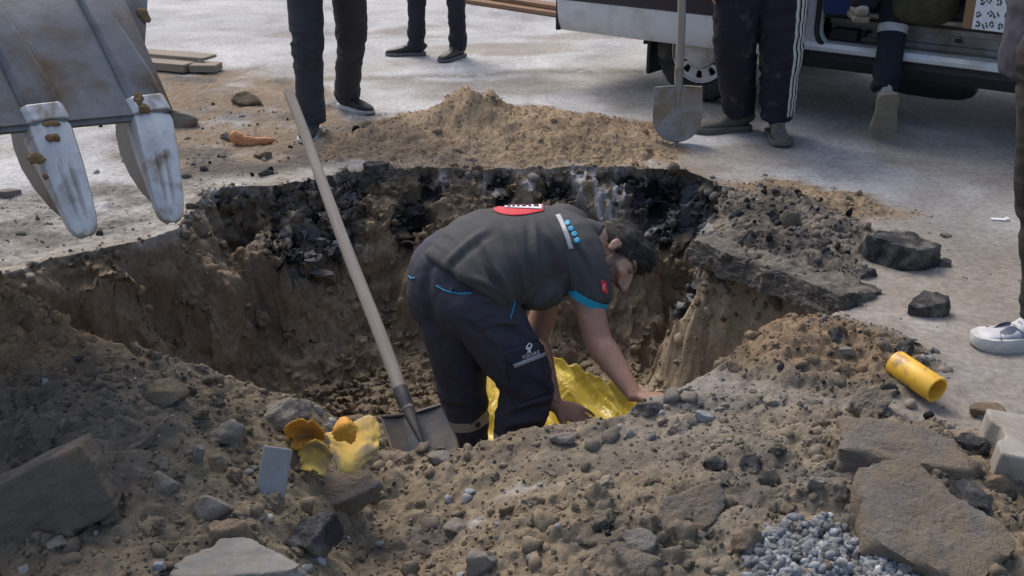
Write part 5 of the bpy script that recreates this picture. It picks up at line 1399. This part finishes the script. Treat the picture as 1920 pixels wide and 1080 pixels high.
# trousers
G = Geo()
leg_geo(G, J['hipR'], J['kneeR'], J['ankR'], [.112, .108, .088, .078, .07], ref=WF)
leg_geo(G, J['hipL'], J['kneeL'], J['ankL'], [.122, .105, .080, .071, .067], ref=WF)
cB = lambda px, py, d: pd(px, py, d)
G.ball(cB(878, 560, 3.50), (.125, .120, .14)); G.ball(cB(826, 552, 3.62), (.115, .12, .135))
G.loft([cB(830, 575, 3.60), cB(845, 535, 3.56), cB(862, 505, 3.54), cB(895, 480, 3.56), cB(925, 470, 3.58)], [.12, .175, .178, .165, .14], [.11, .135, .13, .115, .09], ref=WR, n=24)
me = G.skin(.0065, 6)
cloth_folds(me, [(J['kneeR'], .14, .014), (pd(920, 600, 3.35), .12, .006), (J['kneeL'], .13, .014), (pd(980, 780, 3.6), .11, .015), (pd(880, 800, 3.75), .11, .013), (pd(940, 590, 3.38), .09, .010), (pd(835, 620, 3.5), .1, .008)], .003, (10, 8, 13))
creases(me, [((945, 598), (1005, 640), .010), ((900, 612), (975, 606), .008), ((868, 590), (935, 650), .007), ((950, 772), (1034, 748), .012), ((946, 800), (1020, 790), .010), ((848, 752), (912, 772), .010), ((846, 790), (905, 800), .008), ((850, 700), (890, 735), .010), ((1000, 700), (1035, 735), .010), ((915, 700), (960, 735), .008), ((780, 590), (830, 660), .008), ((900, 560), (960, 575), .007)], .012)
# seat seam pressed in
sea = [np.array(pd(*q)) for q in ((812, 478, 3.40), (800, 510, 3.42), (797, 550, 3.44), (806, 600, 3.46), (828, 640, 3.5))]
def seam(c, n):
    d = np.full(len(c), 9.)
    for a, b in zip(sea, sea[1:]):
        t = np.clip(((c-a) @ (b-a))/((b-a) @ (b-a)), 0, 1); q = a+t[:, None]*(b-a); e = c-q; e = e-np.outer(e @ np.array(CD), np.array(CD)); d = np.minimum(d, np.linalg.norm(e, axis=1))
    front = (n @ np.array(CD) < 0.1).astype(float)
    return -front*(.014*np.exp(-(d/.018)**2))
displace(me, seam)
M_WT = mat_cloth('navy_grey_work_trousers', (.048, .048, .066), .8)
wt = put(link('trousers', me, M_WT), wroot)
BT = bvh_of(wt)
eye = V(0, 0, CAM_H)
def ray(bv, px, py):
    d = (pd(px, py, 1.0)-eye).normalized(); h = bv.ray_cast(eye, d); return h
def surf_tube(name, bv, pxs, r, mat, parent, off=.0, dense=6):
    pts = []
    P = [np.array(p, float) for p in pxs]
    for a, b in zip(P, P[1:]):
        for k in range(dense): pts.append(a+(b-a)*k/dense)
    pts.append(P[-1]); out = []
    for p in pts:
        h = ray(bv, *p)
        if h[0] is not None: out.append(h[0]+h[1]*off)
    if len(out) < 2: return None
    g = Geo(); g.loft(out, r, n=8, sub=1); o = g.build(name, mat); o.parent = parent; o.location = (0, 0, 0); return o
def surf_patch(name, bv, fn, nu, nv, mat, parent, off=.002, thick=.0015):
    """a piece of cloth sewn on: fn(u, v) gives where it lies, the piece follows the surface"""
    g = Geo(); ok = {}
    for j in range(nv+1):
        for i in range(nu+1):
            h = ray(bv, *fn(i/nu, j/nv)); ok[(i, j)] = h[0] is not None
            g.v.append(tuple(h[0]+h[1]*off) if h[0] is not None else (0, 0, 0))
    for j in range(nv):
        for i in range(nu):
            if ok[(i, j)] and ok[(i+1, j)] and ok[(i, j+1)] and ok[(i+1, j+1)]: a = j*(nu+1)+i; q = (a, a+1, a+nu+2, a+nu+1); 
            else: continue
            if max((Vector(g.v[x])-Vector(g.v[y])).length for x in q for y in q) < .08: g.f.append(q)
    used = sorted({i for f in g.f for i in f}); mp = {o: n for n, o in enumerate(used)}; g.v = [g.v[i] for i in used]; g.f = [tuple(mp[i] for i in f) for f in g.f]
    o = link(name, g.mesh(name, fixn=False), mat); o.parent = parent; o.location = (0, 0, 0)
    if thick: s = o.modifiers.new('t', 'SOLIDIFY'); s.thickness = thick; s.offset = 1
    return o
def quad(a, b, c, d):
    """a top left, b top right, c bottom right, d bottom left"""
    def f(u, v): return tuple((a[k]*(1-u)+b[k]*u)*(1-v)+(d[k]*(1-u)+c[k]*u)*v for k in (0, 1))
    return f
M_CYAN = mat_plain('cyan_piping', (.01, .25, .42), .6)
M_POCK = mat_cloth('pocket_cloth', (.040, .041, .058), .8)
surf_tube('pocket_piping', BT, [(818, 536), (835, 545), (860, 551), (884, 550)], .0028, M_CYAN, wt, .001)
surf_tube('pocket_piping', BT, [(767, 518), (772, 522), (779, 521)], .0028, M_CYAN, wt, .001)
surf_tube('pocket_piping', BT, [(962, 552), (964, 570), (957, 597)], .0028, M_CYAN, wt, .001)
surf_patch('pocket_flap', BT, quad((820, 533), (886, 546), (884, 553), (818, 541)), 10, 3, M_POCK, wt, .001)
bh = ray(BT, 848, 543); g = Geo(); g.ball(bh[0]+bh[1]*.003, .006); o = g.build('button', mat_plain('button', (.05, .05, .06), .4)); o.parent = wt; o.location = (0, 0, 0)
cp = surf_patch('thigh_pocket', BT, quad((946, 672), (1012, 652), (1030, 738), (962, 762)), 14, 14, M_POCK, wt, .002, .004)
fl_ = surf_patch('pocket_flap', BT, quad((942, 658), (1013, 636), (1020, 668), (962, 688)), 14, 6, M_POCK, wt, .007, .003)
surf_patch('reflective_trim', BT, quad((960, 680), (1019, 660), (1021, 667), (963, 688)), 14, 2, M_REFL, wt, .0105, .001)
# lettering on the pocket: emblem and word
M_LOGO = mat_plain('white_print', (.70, .70, .70), .7)
def text_pts(s):
    cu = bpy.data.curves.new('t', 'FONT'); cu.body = s; cu.size = 1.0; cu.align_x = 'CENTER'; cu.resolution_u = 3; o = bpy.data.objects.new('t', cu); COL.objects.link(o)
    me = bpy.data.meshes.new_from_object(o.evaluated_get(bpy.context.evaluated_depsgraph_get())); bpy.data.objects.remove(o)
    bm = bmesh.new(); bm.from_mesh(me); bmesh.ops.triangulate(bm, faces=bm.faces); bmesh.ops.subdivide_edges(bm, edges=bm.edges, cuts=1, use_grid_fill=True)
    v = [(q.co.x, q.co.y) for q in bm.verts]; f = [tuple(x.index for x in p.verts) for p in bm.faces]; bm.free(); bpy.data.meshes.remove(me); return v, f
def surf_print(name, bv, v, f, fn, mat, parent, off):
    g = Geo(); hs = [ray(bv, *fn(x, y)) for x, y in v]
    g.v = [tuple(h[0]+h[1]*off) if h[0] is not None else (0, 0, 0) for h in hs]; g.f = [q for q in f if all(hs[i][0] is not None for i in q)]
    o = link(name, g.mesh(name, fixn=False), mat, smooth=False); o.parent = parent; o.location = (0, 0, 0); return o
tv_, tf_ = text_pts('IGDAS')
surf_print('lettering', BT, tv_, tf_, lambda x, y: (991+x*10.5, 667-x*2.6-y*10), M_LOGO, wt, .0125)
em = Geo()
em.prism([(6.5*math.cos(a), 5.5*math.sin(a)) for a in np.linspace(0, 2*math.pi, 20)[:-1]], 0, 0, Matrix.Identity(4), [[(3.0*math.cos(a), 1.0+2.2*math.sin(a)) for a in np.linspace(0, 2*math.pi, 12)[:-1]]])
em2 = [(2.2, -4.5), (4.0, -10), (-3.4, -10), (-1.6, -4.5)]
v2 = [(a, b) for a, b, c in em.v[:30]]; nn = len(v2); f2_ = [q for q in em.f if len(q) == 3 and max(q) < nn]
surf_print('emblem', BT, v2+em2, f2_+[(nn, nn+1, nn+2, nn+3)], lambda x, y: (987+x*.95, 650-y*.95-.2*x), M_LOGO, wt, .0125)
# reflective bands round the lower legs
for (K0, A0, t) in ((J['kneeL'], J['ankL'], .27), (J['kneeR'], J['ankR'], .62)):
    g = Geo(); axd = (A0-K0).normalized(); c = K0.lerp(A0, t); n = 30
    for q in range(n):
        a = 2*math.pi*q/n; d = V(math.cos(a), math.sin(a), 0); d = (d-axd*d.dot(axd)).normalized()
        for off in (-.020, .020):
            cc = c+axd*off; h = BT.ray_cast(cc, d); g.v.append(tuple(h[0]+h[1]*.002 if h[0] is not None else cc+d*.075))
    for q in range(n): a = 2*q; b = 2*((q+1) % n); g.f.append((a, a+1, b+1, b))
    o = g.build('reflective_band', M_REFL); o.parent = wt; o.location = (0, 0, 0)
# boots
M_BOOT = mat_speckled('work_boot', (.05, .04, .03), (.09, .075, .055), 12, .85, .4, .003, (.17, .13, .09), .4)
for a in ('ankR', 'ankL'): shoe(wroot, J[a]-WF*.07+V(0, 0, -.09), WF, .29, M_BOOT, Mso, M_LACEB, high=.03)

# shirt
S = Geo(); rings = [(872, 524, 3.485, .182, .116), (878, 516, 3.487, .190, .122), (897, 499, 3.505, .194, .131), (926, 482, 3.55, .200, .142), (965, 471, 3.61, .198, .146), (1005, 466, 3.66, .198, .136), (1040, 459, 3.70, .195, .125), (1070, 452, 3.72, .160, .102), (1095, 449, 3.74, .090, .080), (1108, 450, 3.745, .070, .068), (1118, 454, 3.745, .066, .064)]
S.loft([pd(a, b, c) for a, b, c, d, e in rings], [r[3] for r in rings], [r[4] for r in rings], ref=WR, n=40, power=2.25)
S.ball(pd(1000, 525, 3.58), (.13, .13, .085)); S.ball(pd(960, 525, 3.50), (.11, .09, .085)); S.ball(pd(1040, 500, 3.60), (.11, .11, .095))
slE = J['shR'].lerp(J['elR'], .47)
slC = pd(1106, 552, 3.545); slA = (CX*-.42+CY*.86+CD*.28).normalized()
S.loft([pd(1045, 455, 3.66), J['shR']+V(-.005, .03, .01), pd(1098, 508, 3.55), slC-slA*.008, slC], [.10, .092, .075, .062, .060], [.10, .090, .078, .068, .066], n=24, ref=WF)
slL = J['shL'].lerp(J['elL'], .47)
S.loft([pd(1050, 440, 3.78), J['shL'], J['shL'].lerp(J['elL'], .25), slL], [.09, .09, .08, .075], n=22, ref=WF)
me = S.skin(.006, 5)
ax0 = np.array((J['neck']-J['pel']).normalized()); c0_ = np.array(J['pel'])
def shirt_folds(c, n):
    a = (c-c0_) @ ax0; lat = (c-c0_) @ np.array(WR); z = c[:, 2]
    hemw = sstep(.30, -.05, a); under = sstep(.10, -.15, z-.08)
    k = fbm(a*13+.8*fbm(c[:, 0], c[:, 1], z, 4, 2), lat*3.0, z*2.6+lat*1.5, 1.0, 3, .5)
    r = (1-np.abs(k)*2.6)
    side_ = .4+.6*sstep(.9, .4, n[:, 2])
    k2 = fbm(c[:, 0]*8, c[:, 1]*8, z*8, 1., 3)
    return (.007+.013*under+.012*hemw)*(.8*r)*side_+.006*k2
displace(me, shirt_folds)
creases(me, [((835, 497), (915, 430), .009), ((905, 450), (948, 560), .012), ((955, 430), (985, 545), .010), ((1000, 420), (1000, 520), .009), ((1022, 430), (1062, 530), .010), ((880, 520), (945, 555), .008), ((1040, 540), (1000, 575), .008), ((1080, 450), (1120, 520), .007), ((925, 500), (960, 575), .010), ((1060, 480), (1075, 560), .007)], .012)
M_SHIRT = mat_cloth('charcoal_shirt', (.062, .062, .063), .85, .12)
ws = put(link('shirt', me, M_SHIRT), wroot); BS = bvh_of(ws)
def band(name, c, axd, w, bv, mat, parent, off=.003, n=36, R=.0815):
    g = Geo(); axd = axd.normalized()
    e0 = axd.orthogonal().normalized(); e1 = axd.cross(e0)
    for q in range(n):
        a = 2*math.pi*q/n; d = e0*math.cos(a)+e1*math.sin(a)
        for o_, k in ((-w/2, 1.0), (-w/2, 1.03), (w/2, 1.03), (w/2, .93)):
            g.v.append(tuple(c+axd*o_+d*R*k))
    for q in range(n):
        for j in range(4): a = 4*q+j; b = 4*((q+1) % n)+j; a2 = 4*q+(j+1) % 4; b2 = 4*((q+1) % n)+(j+1) % 4; g.f.append((a, a2, b2, b))
    o = g.build(name, mat); o.parent = parent; o.location = (0, 0, 0); return o
band('sleeve_cuff', slC+slA*.009, slA, .026, BS, mat_plain('cyan_cuff', (.01, .27, .40), .7), ws, R=.0705)
band('sleeve_cuff', slL+(J['elL']-J['shL']).normalized()*.004, J['elL']-J['shL'], .026, BS, mat_plain('cyan_cuff', (.01, .27, .40), .7), ws)
M_RED = mat_plain('red_label', (.55, .03, .045), .7)
lb = surf_patch('back_label', BS, lambda u, v: (926+94*u, 384+v*(12+9*math.sin(math.pi*u**.8))), 24, 8, M_RED, ws, .003, .001)
lw = surf_patch('label_strip', BS, lambda u, v: (946+70*u, 384+v*(7+3*u)), 18, 5, M_LOGO, ws, .0055, .001)
mk = Geo()
M_MARK = mat_plain('label_letters', (.12, .02, .08), .7)
for (x0, x1) in ((951, 957), (960, 965), (969, 974), (978, 986), (990, 995), (1000, 1010)):
    surf_patch('letter_mark', BS, quad((x0, 387), (x1, 387), (x1, 390), (x0, 390)), 3, 2, M_MARK, lw, .0075, .0005)
surf_patch('shoulder_tape', BS, lambda u, v: (1041+26*v**.8+9*u, 404+64*v-2*u), 4, 16, M_REFL, ws, .0025, .001)
M_CY2 = mat_plain('cyan_dots', (.02, .30, .48), .6)
for (x, y) in ((1064, 418), (1071, 429), (1077, 439), (1082, 451)):
    surf_patch('shoulder_dot', BS, lambda u, v, x=x, y=y: (x+(u-.5)*2*5.5*math.sqrt(max(0.02, 1-(2*v-1)**2)), y+(v-.5)*10), 4, 5, M_CY2, ws, .0025, .001)
bd = surf_patch('sleeve_badge', BS, quad((1125, 524), (1137, 530), (1138, 552), (1127, 546)), 5, 7, M_RED, ws, .004, .001)
surf_patch('crescent', BS, lambda u, v: (1131+1.5*u-2.5*math.sin(math.pi*v), 533+v*11), 2, 7, M_LOGO, ws, .0065, .0005)

# skin: head, neck, arms and hands in one surface
K = Geo()
K.loft([J['pel'].lerp(pd(960, 475, 3.62), .4), pd(960, 475, 3.62), pd(1060, 455, 3.72), J['neck'], pd(1120, 458, 3.745), pd(1132, 470, 3.75)], [.05, .10, .10, .060, .056, .05], [.05, .08, .08, .060, .058, .055], ref=WR)
for s, (a, b, c) in enumerate((('shR', 'elR', 'wrR'), ('shL', 'elL', 'wrL'))):
    A, B_, C_ = J[a], J[b], J[c]
    K.loft([pd(1060, 455, 3.72).lerp(A, .4), A, A.lerp(B_, .35), A.lerp(B_, .7), B_, B_.lerp(C_, .22), B_.lerp(C_, .6), C_], [.06, .058, .054, .049, .046, .0475, .037, .0275], [.06, .058, .054, .049, .046, .046, .034, .024], n=20, ref=WF)
for h_, k_, a_ in (('hipR', 'kneeR', 'ankR'), ('hipL', 'kneeL', 'ankL')):
    K.loft([pd(960, 475, 3.62), J['pel'].lerp(J[h_], .5), J[h_], J[k_], J[a_], J[a_]+V(0, 0, -.05)], [.05, .05, .05, .05, .04, .035])
hand(K, J['wrR'], CX*.95+CY*.06-CD*.12, V(0, -.25, -1), -CD*1.0+V(0, 0, .1), .16, 1.0, .10)
hand(K, J['wrL'], CX*.85+CY*.30-CD*.2, V(.2, .3, -1), -CD*1.0, .30, 1.0)
Uh = (CX*.82-CY*.43+CD*.36); Fh = (CX*.44+CY*.87+CD*.05); Uh.normalize(); Fh = (Fh-Uh*Fh.dot(Uh)).normalized(); Rh = Fh.cross(Uh); Fh = (Fh*math.cos(.36)+Rh*math.sin(.36)).normalized(); Rh = Fh.cross(Uh)
HB = Matrix(((Rh.x, Fh.x, Uh.x, 0), (Rh.y, Fh.y, Uh.y, 0), (Rh.z, Fh.z, Uh.z, 0), (0, 0, 0, 1))); HB = HB @ Matrix.Scale(1.07, 4); HB.translation = pd(1142, 482, 3.75)
head(K, HB)
me = K.skin(.0046, 3)
co = get_co(me); Bi = np.array(HB.inverted()); l = co @ Bi[:3, :3].T+Bi[:3, 3]
cl = np.tile(np.array((.35, .20, .138)), (len(co), 1)); near_ = np.linalg.norm(l, axis=1) < .17
cl = lerp3(cl, (.44, .265, .19), near_*1.0)  # head skin paler than the arms: light on the face put into the colour
jaw = near_*sstep(-.016, -.034, l[:, 2]+.22*np.clip(l[:, 1]-.055, 0, .1))*sstep(-.02, .005, l[:, 1])
mst = near_*np.exp(-((l[:, 2]+.045)/.008)**2)*(l[:, 1] > .07)
side_b = near_*sstep(.055, .035, l[:, 1])*sstep(-.0, .012, l[:, 1])*sstep(.035, .01, l[:, 2])*sstep(-.09, -.06, l[:, 2])
brd = np.clip(jaw*.95+mst*.85+side_b*.9, 0, .92)*(.85+.3*fbm(l[:, 0], l[:, 1], l[:, 2], 90, 2))
cl = lerp3(cl, (.045, .033, .028), np.clip(brd, 0, .9))
brow = near_*np.exp(-((l[:, 2]-.034)/.006)**2)*np.exp(-((np.abs(l[:, 0])-.032)/.02)**2)*(l[:, 1] > .06)
cl = lerp3(cl, (.02, .016, .014), np.clip(brow, 0, .9))
lips = near_*np.exp(-((l[:, 2]+.060)/.008)**2)*(l[:, 1] > .09)*(np.abs(l[:, 0]) < .024)
cl = lerp3(cl, (.36, .13, .11), lips*.7)
red = np.exp(-((np.linalg.norm(co-np.array(J['elR']), axis=1))/.06)**2); cl = lerp3(cl, (.42, .19, .14), red*.5)
set_col(me, cl)
wb = put(link('body', me, MAT_SKIN), wroot)
for s in (-1, 1):
    g = Geo(); g.ball(HB @ V(.031*s, .083, .014), (.011, .008, .007), HB.to_3x3()); o = g.build('eye', M_EYE); o.parent = wb; o.location = (0, 0, 0)
    g = Geo(); g.ball(HB @ V(.031*s, .0905, .0135), (.0045, .002, .0045), HB.to_3x3()); o2 = g.build('pupil', M_INK); o2.parent = o; o2.location = (0, 0, 0)
hair(HB, wroot, M_HAIR, 9)
